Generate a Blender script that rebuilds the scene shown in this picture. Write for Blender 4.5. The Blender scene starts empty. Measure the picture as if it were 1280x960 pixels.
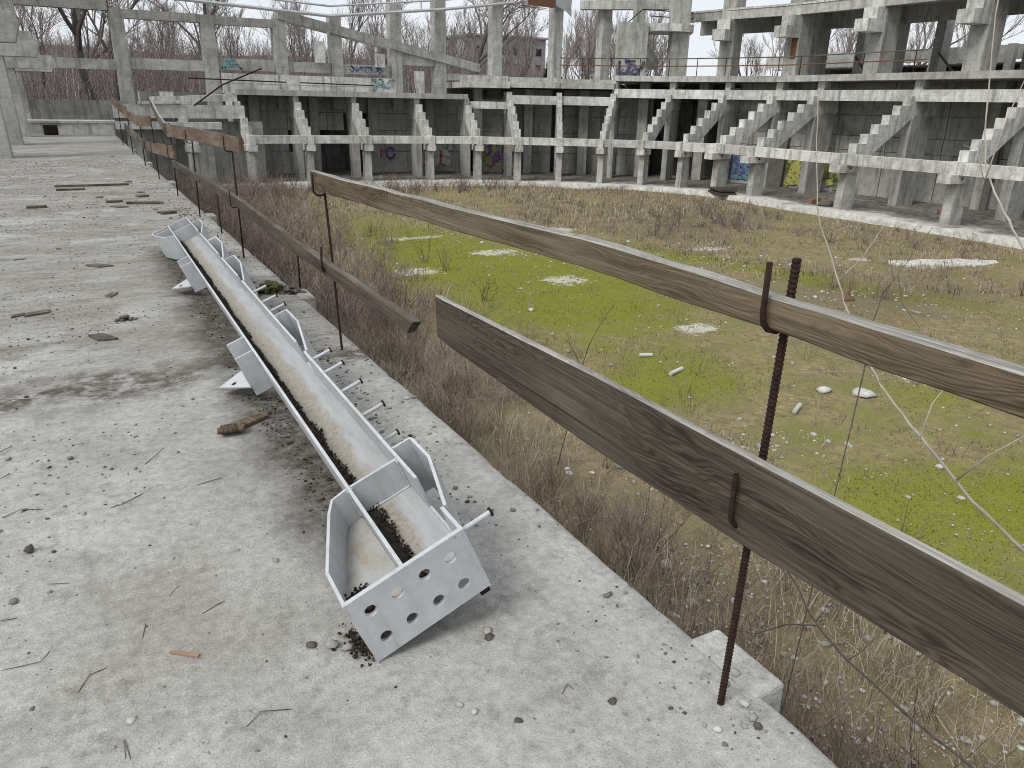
import bpy, math, random
import numpy as np
from mathutils import Vector, Matrix
random.seed(7); rng = np.random.default_rng(11)
S = bpy.context.scene
COL = S.collection
R = math.radians

# ------------------------------------------------------------------ camera
cd = bpy.data.cameras.new('camera'); cam = bpy.data.objects.new('camera', cd); COL.objects.link(cam)
cd.sensor_width = 36.0; cd.lens = 36.0 * 950 / 1280; cd.clip_start = 0.05; cd.clip_end = 3000
def cam_dir(px, py):
    return Vector((px - 640, -(py - 480), -950.0)).normalized()
_h0, _sl, _vx = 128.0, 0.02, 85.0            # horizon height, its slope, where the deck edge vanishes
_up = cam_dir(1280, _h0 + _sl * 640).cross(cam_dir(0, _h0 - _sl * 640)).normalized()
_fy = cam_dir(_vx, _h0 + _sl * (_vx - 640)); _fx = _fy.cross(_up)
cam.matrix_world = Matrix.Translation((0, 0, 1.5)) @ Matrix((_fx, _fy, _up)).to_4x4()
S.camera = cam

# ------------------------------------------------------------------ overcast sky and a broad soft sun
SUN_EL, SUN_AZ = R(46), R(252)               # azimuth clockwise from +Y
W = bpy.data.worlds.new('World'); S.world = W; W.use_nodes = True
wn = W.node_tree.nodes; wl = W.node_tree.links
for n in list(wn): wn.remove(n)
w_out = wn.new('ShaderNodeOutputWorld'); w_bg = wn.new('ShaderNodeBackground')
w_sky = wn.new('ShaderNodeTexSky'); w_sky.sky_type = 'NISHITA'; w_sky.sun_disc = False
w_sky.sun_elevation = SUN_EL; w_sky.sun_rotation = SUN_AZ
w_mix = wn.new('ShaderNodeMix'); w_mix.data_type = 'RGBA'
w_mix.inputs[0].default_value = 0.86         # cloud cover over the clear sky
w_mix.inputs[7].default_value = (8.6, 9.0, 9.6, 1)
w_tc = wn.new('ShaderNodeTexCoord'); w_no = wn.new('ShaderNodeTexNoise'); w_no.inputs['Scale'].default_value = 3.0; w_no.inputs['Detail'].default_value = 5
w_cl = wn.new('ShaderNodeMix'); w_cl.data_type = 'RGBA'; w_cl.inputs[6].default_value = (7.9, 8.4, 9.1, 1); w_cl.inputs[7].default_value = (9.6, 9.8, 10.1, 1)
wl.new(w_tc.outputs['Generated'], w_no.inputs['Vector']); wl.new(w_no.outputs[0], w_cl.inputs[0]); wl.new(w_cl.outputs[2], w_mix.inputs[7])
wl.new(w_sky.outputs[0], w_mix.inputs[6]); wl.new(w_mix.outputs[2], w_bg.inputs[0])
w_bg.inputs[1].default_value = 0.066
wl.new(w_bg.outputs[0], w_out.inputs[0])
sl = bpy.data.lights.new('sun', 'SUN'); sl.energy = 1.5; sl.angle = R(24); sl.color = (1.0, 0.97, 0.92)
so = bpy.data.objects.new('sun', sl); COL.objects.link(so)
_sd = Vector((math.sin(SUN_AZ) * math.cos(SUN_EL), math.cos(SUN_AZ) * math.cos(SUN_EL), math.sin(SUN_EL)))
so.rotation_euler = _sd.to_track_quat('Z', 'Y').to_euler(); so.location = _sd * 60
S.view_settings.view_transform = 'Standard'; S.view_settings.look = 'None'
S.view_settings.exposure = 0.66; S.view_settings.gamma = 1.0; S.view_settings.use_curve_mapping = False
S.cycles.filter_width = 1.0; S.cycles.max_bounces = 4; S.cycles.diffuse_bounces = 2

# ------------------------------------------------------------------ materials
class NB:
    def __init__(s, name, rough=0.9, spec=0.2):
        s.m = bpy.data.materials.new(name); s.m.use_nodes = True
        s.t = s.m.node_tree; s.b = s.t.nodes['Principled BSDF']
        s.b.inputs['Roughness'].default_value = rough
        s.b.inputs['Specular IOR Level'].default_value = spec
    def new(s, t): return s.t.nodes.new(t)
    def put(s, sock, v):
        if hasattr(v, 'is_linked') or isinstance(v, bpy.types.NodeSocket): s.t.links.new(v, sock)
        else:
            try: sock.default_value = v
            except Exception: sock.default_value = (v, v, v)
    def pos(s): return s.new('ShaderNodeNewGeometry').outputs['Position']
    def nrm(s): return s.new('ShaderNodeNewGeometry').outputs['Normal']
    def obj(s): return s.new('ShaderNodeTexCoord').outputs['Object']
    def rnd(s): return s.new('ShaderNodeObjectInfo').outputs['Random']
    def attr(s, n):
        a = s.new('ShaderNodeAttribute'); a.attribute_name = n; return a.outputs['Fac']
    def mp(s, v, scale=(1, 1, 1), loc=(0, 0, 0), rot=(0, 0, 0)):
        n = s.new('ShaderNodeMapping'); s.put(n.inputs[0], v); n.inputs[1].default_value = loc
        n.inputs[2].default_value = rot; n.inputs[3].default_value = scale; return n.outputs[0]
    def noise(s, v, sc, det=4, ro=0.55, dist=0.0):
        n = s.new('ShaderNodeTexNoise'); s.put(n.inputs['Vector'], v); n.inputs['Scale'].default_value = sc
        n.inputs['Detail'].default_value = det; n.inputs['Roughness'].default_value = ro
        n.inputs['Distortion'].default_value = dist; return n.outputs[0]
    def voro(s, v, sc, feat='F1'):
        n = s.new('ShaderNodeTexVoronoi'); n.feature = feat; s.put(n.inputs['Vector'], v); n.inputs['Scale'].default_value = sc
        return n.outputs[0]
    def wave(s, v, sc, dist=3, det=3, kind='BANDS', dsc=1.0, axis='X'):
        n = s.new('ShaderNodeTexWave'); n.wave_type = kind
        if kind == 'RINGS': n.rings_direction = axis
        else: n.bands_direction = axis
        s.put(n.inputs['Vector'], v); n.inputs['Scale'].default_value = sc; n.inputs['Distortion'].default_value = dist
        n.inputs['Detail'].default_value = det; n.inputs['Detail Scale'].default_value = dsc; return n.outputs[1]
    def rng(s, v, a, b, c=0.0, d=1.0):
        n = s.new('ShaderNodeMapRange'); s.put(n.inputs[0], v); n.inputs[1].default_value = a; n.inputs[2].default_value = b
        n.inputs[3].default_value = c; n.inputs[4].default_value = d; return n.outputs[0]
    def math(s, op, a, b=0.0):
        n = s.new('ShaderNodeMath'); n.operation = op; s.put(n.inputs[0], a); s.put(n.inputs[1], b); return n.outputs[0]
    def sep(s, v):
        n = s.new('ShaderNodeSeparateXYZ'); s.put(n.inputs[0], v); return n.outputs
    def mix(s, f, a, b, mode='MIX'):
        n = s.new('ShaderNodeMix'); n.data_type = 'RGBA'; n.blend_type = mode
        s.put(n.inputs[0], f)
        for k, c in ((6, a), (7, b)):
            if isinstance(c, tuple): n.inputs[k].default_value = (*c[:3], 1)
            else: s.put(n.inputs[k], c)
        return n.outputs[2]
    def scale(s, col, f):
        v = s.new('ShaderNodeVectorMath'); v.operation = 'SCALE'; s.put(v.inputs[0], col); s.put(v.inputs[3], f); return v.outputs[0]
    def bump(s, h, st=0.5, dist=0.004, prev=None):
        n = s.new('ShaderNodeBump'); n.inputs['Strength'].default_value = st; n.inputs['Distance'].default_value = dist
        s.put(n.inputs['Height'], h)
        if prev is not None: s.put(n.inputs['Normal'], prev)
        return n.outputs[0]
    def done(s, col, normal=None, rough=None):
        if isinstance(col, tuple): s.b.inputs['Base Color'].default_value = (*col[:3], 1)
        else: s.put(s.b.inputs['Base Color'], col)
        if normal is not None: s.put(s.b.inputs['Normal'], normal)
        if rough is not None: s.put(s.b.inputs['Roughness'], rough)
        return s.m

def concrete(name, dark, light, streak=0.5, grain=1.0, moss=0.0):
    b = NB(name, 0.92, 0.15); p = b.pos(); r = b.rnd()
    big = b.noise(p, 0.55, 5, 0.6); mid = b.noise(p, 3.2, 6, 0.65); fine = b.noise(p, 42 * grain, 3, 0.6)
    st = b.noise(b.mp(p, (2.6, 2.6, 0.22)), 1.7, 5, 0.7)
    f = b.math('ADD', b.math('MULTIPLY', big, 0.45), b.math('MULTIPLY', mid, 0.55))
    c = b.mix(b.rng(f, 0.40, 0.60), dark, light)
    c = b.mix(b.math('MULTIPLY', b.rng(st, 0.50, 0.66), streak), c, tuple(x * 0.42 for x in dark))
    gp = b.noise(b.mp(p, (1, 1, 1), (4, 9, 2)), 7.5, 6, 0.75)
    c = b.mix(b.math('MULTIPLY', b.rng(gp, 0.56, 0.66), 0.6 * streak), c, tuple(x * 0.30 for x in dark))
    boards = b.wave(b.mp(p, (0, 0, 1)), 2.2, 0.6, 2, 'BANDS', 1.0, 'Z')        # board-marked pours
    c = b.mix(b.math('MULTIPLY', b.rng(boards, 0.93, 1.0), 0.16), c, tuple(x * 0.5 for x in dark))
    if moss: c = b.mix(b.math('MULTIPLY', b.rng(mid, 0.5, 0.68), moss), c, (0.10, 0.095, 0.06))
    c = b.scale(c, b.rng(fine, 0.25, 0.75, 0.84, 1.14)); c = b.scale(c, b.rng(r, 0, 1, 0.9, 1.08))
    return b.done(c, b.bump(mid, 0.5, 0.02, b.bump(fine, 0.35, 0.004)))

M = {}
M['concrete'] = concrete('concrete', (0.30, 0.293, 0.268), (0.50, 0.495, 0.462), 0.55)
M['concrete_pale'] = concrete('concrete_pale', (0.40, 0.395, 0.365), (0.68, 0.675, 0.64), 0.7)
M['concrete_wall'] = concrete('concrete_wall', (0.25, 0.243, 0.22), (0.43, 0.423, 0.39), 0.7, 1, 0.3)
M['concrete_end'] = concrete('concrete_end_wall', (0.27, 0.263, 0.242), (0.46, 0.452, 0.425), 0.6, 1, 0.3)
M['concrete_shade'] = concrete('bay_shade_concrete', (0.06, 0.058, 0.053), (0.14, 0.135, 0.125), 0.8, 1, 0.2)  # shade of the open bays put into the colour
M['concrete_col'] = concrete('concrete_column', (0.28, 0.273, 0.25), (0.45, 0.443, 0.412), 0.6, 1, 0.12)

def deck_mat():
    b = NB('deck_concrete', 0.93, 0.12); p = b.pos(); y = b.sep(p)[1]
    big = b.noise(p, 0.45, 5, 0.6); mid = b.noise(p, 2.4, 7, 0.68); fin = b.noise(p, 26, 5, 0.7); gr = b.noise(p, 190, 2, 0.6)
    c = b.mix(b.rng(mid, 0.34, 0.66), (0.335, 0.326, 0.300), (0.44, 0.433, 0.405))
    c = b.mix(b.math('MULTIPLY', b.rng(big, 0.5, 0.68), 0.55), c, (0.20, 0.19, 0.165))
    # older pour beyond the joint: silt and grime
    yy = b.math('ADD', y, b.math('MULTIPLY', b.noise(p, 0.9, 4, 0.6), 1.2))
    far = b.rng(yy, 4.95, 5.25)
    grime = b.noise(b.mp(p, (0.55, 1.5, 1)), 1.15, 7, 0.72)
    c = b.mix(b.math('MULTIPLY', far, b.rng(grime, 0.38, 0.60, 0.05, 0.75)), c, (0.215, 0.20, 0.172))
    c = b.mix(b.math('MULTIPLY', far, b.rng(b.noise(b.mp(p, (0.5, 1.3, 1), (7, 3, 0)), 1.9, 6, 0.7), 0.54, 0.66, 0, 0.5)), c, (0.12, 0.11, 0.092))
    bl = b.noise(b.mp(p, (0.8, 1.6, 1), (2, 8, 0)), 4.6, 7, 0.75)
    c = b.mix(b.math('MULTIPLY', far, b.rng(bl, 0.52, 0.62, 0, 0.5)), c, (0.115, 0.105, 0.088))
    c = b.mix(b.math('MULTIPLY', far, b.rng(bl, 0.44, 0.34, 0, 0.6)), c, (0.40, 0.39, 0.36))
    # silt band at the joint
    joint = b.math('ABSOLUTE', b.math('SUBTRACT', yy, 5.08))
    c = b.mix(b.math('MULTIPLY', b.rng(joint, 0.30, 0.02), b.rng(b.noise(p, 9, 5, 0.7), 0.40, 0.56)), c, (0.095, 0.085, 0.07))
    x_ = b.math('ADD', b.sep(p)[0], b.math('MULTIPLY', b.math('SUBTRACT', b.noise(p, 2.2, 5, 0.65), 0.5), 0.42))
    dirt_shade = b.math('MULTIPLY', b.math('MULTIPLY', b.rng(x_, 0.40, 0.60), b.rng(x_, 0.92, 0.78)), b.math('MULTIPLY', b.rng(y, 1.75, 2.6), b.rng(y, 9.2, 8.2)))  # dark strip under the beam: real grime plus painted contact shade
    c = b.mix(b.math('MULTIPLY', dirt_shade, b.rng(b.noise(p, 14, 5, 0.7), 0.30, 0.62, 0.45, 1.0)), c, (0.062, 0.054, 0.044))
    br = b.noise(b.mp(p, (1, 1, 1), (13, 5, 0)), 0.9, 5, 0.62)
    c = b.mix(b.rng(br, 0.52, 0.68, 0, 0.4), c, (0.225, 0.205, 0.17))
    c = b.mix(b.math('MULTIPLY', b.rng(b.noise(p, 7, 6, 0.75), 0.54, 0.66), 0.55), c, (0.185, 0.175, 0.152))
    c = b.mix(b.math('MULTIPLY', b.rng(b.noise(p, 1.3, 3, 0.5, 0.6), 0.60, 0.68), 0.35), c, (0.52, 0.525, 0.51))
    # hairline cracks, a few only
    cr = b.voro(b.mp(b.mix(0.12, p, b.noise(p, 2.5, 4)), (0.55, 0.42, 0)), 1.0, 'DISTANCE_TO_EDGE')
    crk = b.math('MULTIPLY', b.rng(cr, 0.0016, 0.0003), b.rng(b.noise(p, 0.8, 2), 0.55, 0.6))
    c = b.scale(c, b.rng(fin, 0.28, 0.72, 0.72, 1.24)); c = b.scale(c, b.rng(gr, 0.28, 0.72, 0.78, 1.2))
    pits = b.voro(p, 60); c = b.mix(b.math('MULTIPLY', b.rng(pits, 0.16, 0.06), b.rng(b.noise(p, 5, 3), 0.5, 0.62)), c, (0.14, 0.13, 0.115))
    n = b.bump(gr, 0.6, 0.003, b.bump(fin, 0.7, 0.012, b.bump(mid, 0.5, 0.02)))
    return b.done(c, n)
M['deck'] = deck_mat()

def wood(name, dark, mid, light, ring=0.9, seed=0.0):
    b = NB(name, 0.85, 0.15); o = b.obj(); r = b.rnd()
    off = b.new('ShaderNodeCombineXYZ'); b.put(off.inputs[1], b.math('MULTIPLY', r, 37)); b.put(off.inputs[0], seed)
    v = b.new('ShaderNodeVectorMath'); v.operation = 'ADD'; b.put(v.inputs[0], o); b.put(v.inputs[1], off.outputs[0]); o2 = v.outputs[0]
    wob = b.noise(b.mp(o2, (5, 0.8, 5)), 1.6, 3, 0.55)
    sv = b.new('ShaderNodeVectorMath'); sv.operation = 'MULTIPLY_ADD'
    b.put(sv.inputs[0], wob); sv.inputs[0].default_value = (0, 0, 0)
    comb = b.new('ShaderNodeCombineXYZ'); b.put(comb.inputs[2], b.math('MULTIPLY', b.math('SUBTRACT', wob, 0.5), 0.24))
    v2 = b.new('ShaderNodeVectorMath'); v2.operation = 'ADD'; b.put(v2.inputs[0], o2); b.put(v2.inputs[1], comb.outputs[0])
    wv = b.wave(b.mp(v2.outputs[0], (6, 0.12, 6)), 5.2 * ring, 7.0, 5, 'BANDS', 0.8, 'Z')
    gn = b.noise(b.mp(v2.outputs[0], (16, 0.45, 34)), 1.0, 6, 0.68, 0.5)
    grain = b.math('ADD', b.math('MULTIPLY', b.rng(wv, 0.1, 0.95), 0.42), b.math('MULTIPLY', b.rng(gn, 0.32, 0.68), 0.58))
    fib = b.noise(b.mp(o2, (60, 1.6, 110)), 1.0, 5, 0.7)
    blot = b.noise(b.mp(o2, (3, 0.9, 5)), 1.3, 5, 0.6)
    c = b.mix(b.rng(grain, 0.15, 0.85), mid, dark)
    c = b.mix(b.rng(blot, 0.42, 0.68), c, light)
    c = b.scale(c, b.rng(fib, 0.32, 0.68, 0.55, 1.38))
    kn = b.voro(b.mp(o2, (1, 0.55, 2.2), (0.3, 0.7, 0.2)), 2.3)
    c = b.mix(b.rng(kn, 0.10, 0.05), c, tuple(x * 0.35 for x in dark))
    ck = b.noise(b.mp(o2, (20, 0.35, 46)), 1.0, 3, 0.4)
    c = b.mix(b.math('MULTIPLY', b.rng(ck, 0.68, 0.74), 0.75), c, tuple(x * 0.3 for x in dark))
    n = b.bump(fib, 0.6, 0.004, b.bump(grain, 0.3, 0.003))
    return b.done(c, n)
M['wood_dark'] = wood('wood_dark', (0.030, 0.024, 0.018), (0.092, 0.074, 0.056), (0.104, 0.087, 0.068))
M['wood_rail'] = wood('wood_rail', (0.044, 0.032, 0.019), (0.150, 0.114, 0.070), (0.165, 0.132, 0.088), 1.2, 3.0)
M['wood_old'] = wood('wood_old', (0.05, 0.041, 0.03), (0.105, 0.09, 0.068), (0.16, 0.145, 0.12), 1.0, 5.0)
M['wood_bleached'] = wood('wood_bleached', (0.20, 0.19, 0.168), (0.32, 0.308, 0.28), (0.40, 0.39, 0.36), 1.0, 9.0)
M['wood_brown'] = wood('wood_brown', (0.085, 0.058, 0.038), (0.165, 0.115, 0.08), (0.19, 0.15, 0.115), 1.0, 12.0)

def rust():
    b = NB('rusty_steel', 0.85, 0.2); p = b.obj()
    f = b.noise(p, 60, 5, 0.7)
    c = b.mix(b.rng(f, 0.35, 0.68), (0.012, 0.008, 0.007), (0.045, 0.022, 0.015))
    return b.done(c, b.bump(f, 0.5, 0.001))
M['rust'] = rust()
def rust_light():
    b = NB('rust_light', 0.85, 0.2); p = b.obj(); f = b.noise(p, 30, 5, 0.7)
    return b.done(b.mix(b.rng(f, 0.3, 0.7), (0.09, 0.045, 0.025), (0.22, 0.11, 0.06)), b.bump(f, 0.5, 0.001))
M['rust_light'] = rust_light()

def paint(name, stain=0.35):
    b = NB(name, 0.42, 0.4); o = b.obj()
    f = b.noise(o, 7, 6, 0.7); g = b.noise(o, 60, 4, 0.7); run = b.noise(b.mp(o, (9, 9, 1.2)), 2.2, 5, 0.7)
    c = b.mix(b.rng(f, 0.3, 0.7), (0.43, 0.455, 0.48), (0.545, 0.565, 0.585))
    c = b.mix(b.math('MULTIPLY', b.rng(run, 0.52, 0.72), stain), c, (0.38, 0.355, 0.30))
    c = b.mix(b.math('MULTIPLY', b.rng(g, 0.60, 0.72), 0.4), c, (0.33, 0.30, 0.25))
    chip = b.rng(b.noise(o, 16, 7, 0.82), 0.655, 0.69); c = b.mix(chip, c, (0.14, 0.07, 0.04))
    rr = b.noise(b.mp(o, (30, 30, 2.0), (3, 1, 0)), 1.0, 4, 0.6); c = b.mix(b.math('MULTIPLY', b.rng(rr, 0.60, 0.74), 0.5), c, (0.27, 0.17, 0.10))
    c = b.mix(b.math('MULTIPLY', b.rng(b.noise(o, 3.1, 5, 0.7), 0.50, 0.68), 0.5), c, (0.33, 0.325, 0.30))
    return b.done(c, b.bump(g, 0.25, 0.0015), b.rng(f, 0.3, 0.7, 0.32, 0.55))
M['paint'] = paint('grey_white_paint', 0.5)
def paint_web():
    b = NB('silted_paint', 0.6, 0.3); o = b.obj(); x = b.sep(o)[0]
    w = b.noise(b.mp(o, (6, 2.2, 6)), 2.0, 6, 0.7); f = b.noise(o, 45, 4, 0.7)
    xx = b.math('ADD', x, b.math('MULTIPLY', b.math('SUBTRACT', w, 0.5), 0.10))
    silt = b.rng(xx, 0.315, 0.285)
    c = b.mix(silt, b.mix(b.rng(b.noise(b.mp(o, (8, 1.2, 8)), 2.5, 6, 0.7), 0.35, 0.65), (0.31, 0.315, 0.315), (0.42, 0.433, 0.44)), b.mix(b.rng(f, 0.3, 0.7), (0.22, 0.195, 0.155), (0.37, 0.345, 0.295)))
    c = b.mix(b.math('MULTIPLY', b.rng(b.noise(o, 18, 5, 0.7), 0.6, 0.72), silt), c, (0.20, 0.12, 0.065))
    return b.done(c, b.bump(f, 0.3, 0.002))
M['paint_web'] = paint_web()
def paint_silt():
    b = NB('thinly_silted_paint', 0.6, 0.3); o = b.obj(); w = b.noise(b.mp(o, (5, 3, 5)), 3.0, 6, 0.7); f = b.noise(o, 50, 4, 0.7)
    c = b.mix(b.rng(w, 0.40, 0.62), (0.38, 0.385, 0.37), b.mix(f, (0.25, 0.215, 0.16), (0.40, 0.365, 0.30)))
    return b.done(c, b.bump(f, 0.3, 0.002))
M['paint_silt'] = paint_silt()

def simple(name, a, c2, sc=8.0, rough=0.9, bumpd=0.004, obj=True, rand=0.15):
    b = NB(name, rough, 0.15); p = b.obj() if obj else b.pos()
    f = b.noise(p, sc, 5, 0.65)
    c = b.scale(b.mix(b.rng(f, 0.32, 0.68), a, c2), b.rng(b.rnd(), 0, 1, 1 - rand, 1 + rand))
    return b.done(c, b.bump(f, 0.5, bumpd))
M['soil'] = simple('dark_soil', (0.018, 0.013, 0.010), (0.06, 0.046, 0.036), 40, 0.95, 0.01)
M['stone'] = simple('grey_stone', (0.24, 0.23, 0.21), (0.42, 0.41, 0.385), 25, 0.9, 0.003, True, 0.25)
M['stone_white'] = simple('white_stone', (0.40, 0.39, 0.35), (0.62, 0.61, 0.57), 9, 0.9, 0.003)
M['stone_dark'] = simple('dark_stone', (0.06, 0.052, 0.045), (0.15, 0.13, 0.115), 25, 0.9, 0.003)
M['twig'] = simple('twig_bark', (0.075, 0.06, 0.05), (0.16, 0.135, 0.115), 30)
M['twig_pale'] = simple('pale_bark', (0.30, 0.265, 0.22), (0.47, 0.435, 0.38), 14)
M['orange_stick'] = simple('tan_wood', (0.30, 0.18, 0.115), (0.40, 0.26, 0.17), 30)
M['moss_clump'] = simple('moss_clump', (0.05, 0.055, 0.018), (0.10, 0.095, 0.045), 30, 0.95, 0.01)
M['bark'] = simple('tree_bark', (0.085, 0.074, 0.067), (0.165, 0.147, 0.136), 6, 0.95, 0.02)
M['bark_twig'] = simple('tree_twigs', (0.20, 0.172, 0.160), (0.34, 0.298, 0.283), 3, 0.95, 0.01)  # bark and twigs lightened in place of distance haze
M['needle'] = simple('conifer_needles', (0.018, 0.030, 0.014), (0.045, 0.062, 0.026), 6)
M['dark_void'] = simple('void_shade', (0.02, 0.02, 0.02), (0.035, 0.033, 0.03), 6)  # near-black colour stands in for shade inside holes and windows
M['steel_far'] = simple('galvanised_steel', (0.33, 0.335, 0.34), (0.46, 0.465, 0.47), 3, 0.6)
M['pvc'] = simple('grey_pipe', (0.42, 0.42, 0.40), (0.56, 0.56, 0.54), 10, 0.6)
M['house'] = simple('far_house_wall', (0.27, 0.255, 0.25), (0.33, 0.315, 0.31), 1.0)
M['brick'] = simple('brick_red', (0.22, 0.10, 0.065), (0.32, 0.165, 0.115), 20)

def tinted(name, a, b_, c_, rough=0.95):
    b = NB(name, rough, 0.08); t = b.attr('tint'); p = b.pos(); f = b.noise(p, 3.0, 3)
    c = b.mix(b.rng(t, 0.0, 0.5), a, b_); c = b.mix(b.rng(t, 0.5, 1.0), c, c_)
    c = b.scale(c, b.rng(f, 0.3, 0.7, 0.85, 1.15))
    return b.done(c)
M['dry_grass'] = tinted('dry_grass', (0.085, 0.066, 0.048), (0.25, 0.205, 0.145), (0.50, 0.435, 0.325))
M['brush'] = tinted('dry_brush', (0.075, 0.056, 0.050), (0.225, 0.170, 0.150), (0.46, 0.385, 0.335))
M['moss_blades'] = tinted('moss_blades', (0.08, 0.10, 0.010), (0.15, 0.178, 0.018), (0.25, 0.275, 0.05))
M['gravel'] = tinted('loose_gravel', (0.06, 0.053, 0.045), (0.21, 0.20, 0.18), (0.47, 0.46, 0.44))
M['rubble'] = tinted('white_rubble', (0.20, 0.19, 0.16), (0.38, 0.37, 0.335), (0.58, 0.57, 0.53))
M['thicket'] = tinted('thicket_stems', (0.13, 0.108, 0.100), (0.26, 0.222, 0.208), (0.43, 0.375, 0.355))  # stems lightened as well, distance haze put into the colour

def walkway_mat():
    b = NB('walkway_concrete', 0.93, 0.12); p = b.pos(); e = b.attr('inner')
    n1 = b.noise(p, 0.7, 6, 0.7); n2 = b.noise(p, 4, 6, 0.7)
    c = b.mix(b.rng(n2, 0.38, 0.62), (0.36, 0.35, 0.31), (0.60, 0.59, 0.55))
    d = b.math('MULTIPLY', b.rng(b.math('ADD', e, b.math('MULTIPLY', b.math('SUBTRACT', n1, 0.5), 1.6)), 0.25, 0.55), b.rng(n2, 0.34, 0.6, 0.45, 1.0))
    c = b.mix(d, c, (0.085, 0.075, 0.062)); c = b.mix(b.math('MULTIPLY', b.rng(n1, 0.56, 0.68), 0.7), c, (0.15, 0.13, 0.10))
    return b.done(c, b.bump(n2, 0.6, 0.03))
M['walkway'] = walkway_mat()
def ground_mat():
    b = NB('arena_soil', 0.97, 0.08); p = b.pos()
    g = b.attr('moss'); w = b.attr('bare'); dk = b.attr('brushy')
    n1 = b.noise(p, 1.1, 6, 0.7); n2 = b.noise(p, 7, 5, 0.7); n3 = b.noise(p, 38, 4, 0.7)
    c = b.mix(b.rng(n2, 0.35, 0.66), (0.165, 0.128, 0.066), (0.33, 0.27, 0.158))
    c = b.mix(b.rng(n1, 0.42, 0.66), c, (0.19, 0.175, 0.095))
    gm = b.math('ADD', g, b.math('MULTIPLY', b.math('SUBTRACT', n1, 0.5), 1.5)); gm = b.math('ADD', gm, b.math('MULTIPLY', b.math('SUBTRACT', n2, 0.5), 1.7)); gm = b.math('ADD', gm, b.math('MULTIPLY', b.math('SUBTRACT', n3, 0.5), 0.8))
    c = b.mix(b.math('MULTIPLY', b.rng(gm, 0.25, 0.95), 0.86), c, b.mix(n3, (0.108, 0.130, 0.009), (0.250, 0.268, 0.034)))
    c = b.mix(b.math('MULTIPLY', dk, b.rng(n2, 0.3, 0.6, 0.4, 0.9)), c, (0.085, 0.067, 0.055))
    wm = b.math('ADD', w, b.math('MULTIPLY', b.math('SUBTRACT', n2, 0.5), 1.9)); wm = b.math('ADD', wm, b.math('MULTIPLY', b.math('SUBTRACT', n1, 0.5), 0.8))
    c = b.mix(b.rng(wm, 0.55, 0.80), c, b.mix(n3, (0.40, 0.37, 0.29), (0.60, 0.58, 0.50)))
    c = b.scale(c, b.rng(n3, 0.25, 0.75, 0.72, 1.25))
    return b.done(c, b.bump(n3, 0.7, 0.012, b.bump(n2, 0.7, 0.05)))
M['ground'] = ground_mat()
def terrain_mat():
    b = NB('hill_soil', 0.97, 0.08); p = b.pos(); n1 = b.noise(p, 0.25, 6, 0.7); n2 = b.noise(p, 2.5, 6, 0.7)
    c = b.mix(b.rng(n1, 0.35, 0.65), (0.085, 0.066, 0.056), (0.16, 0.125, 0.108)); c = b.scale(c, b.rng(n2, 0.3, 0.7, 0.7, 1.25))
    return b.done(c, b.bump(n2, 0.8, 0.3))
M['terrain'] = terrain_mat()
def flat_paint(name, col):
    b = NB(name, 0.8, 0.2); p = b.pos(); f = b.noise(p, 9, 4, 0.7)
    return b.done(b.mix(b.rng(f, 0.42, 0.66, 0.12, 0.75), col, (0.24, 0.235, 0.215)))
for k, c in dict(pink=(0.50, 0.03, 0.20), purple=(0.16, 0.05, 0.28), red=(0.42, 0.05, 0.08), teal=(0.03, 0.23, 0.30), blue=(0.06, 0.13, 0.35),
                 yellow=(0.50, 0.46, 0.05), green=(0.16, 0.20, 0.03), white=(0.62, 0.62, 0.60), cyan=(0.16, 0.42, 0.46), ink=(0.05, 0.05, 0.10)).items():
    M['spray_' + k] = flat_paint('spray_' + k, c)

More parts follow.
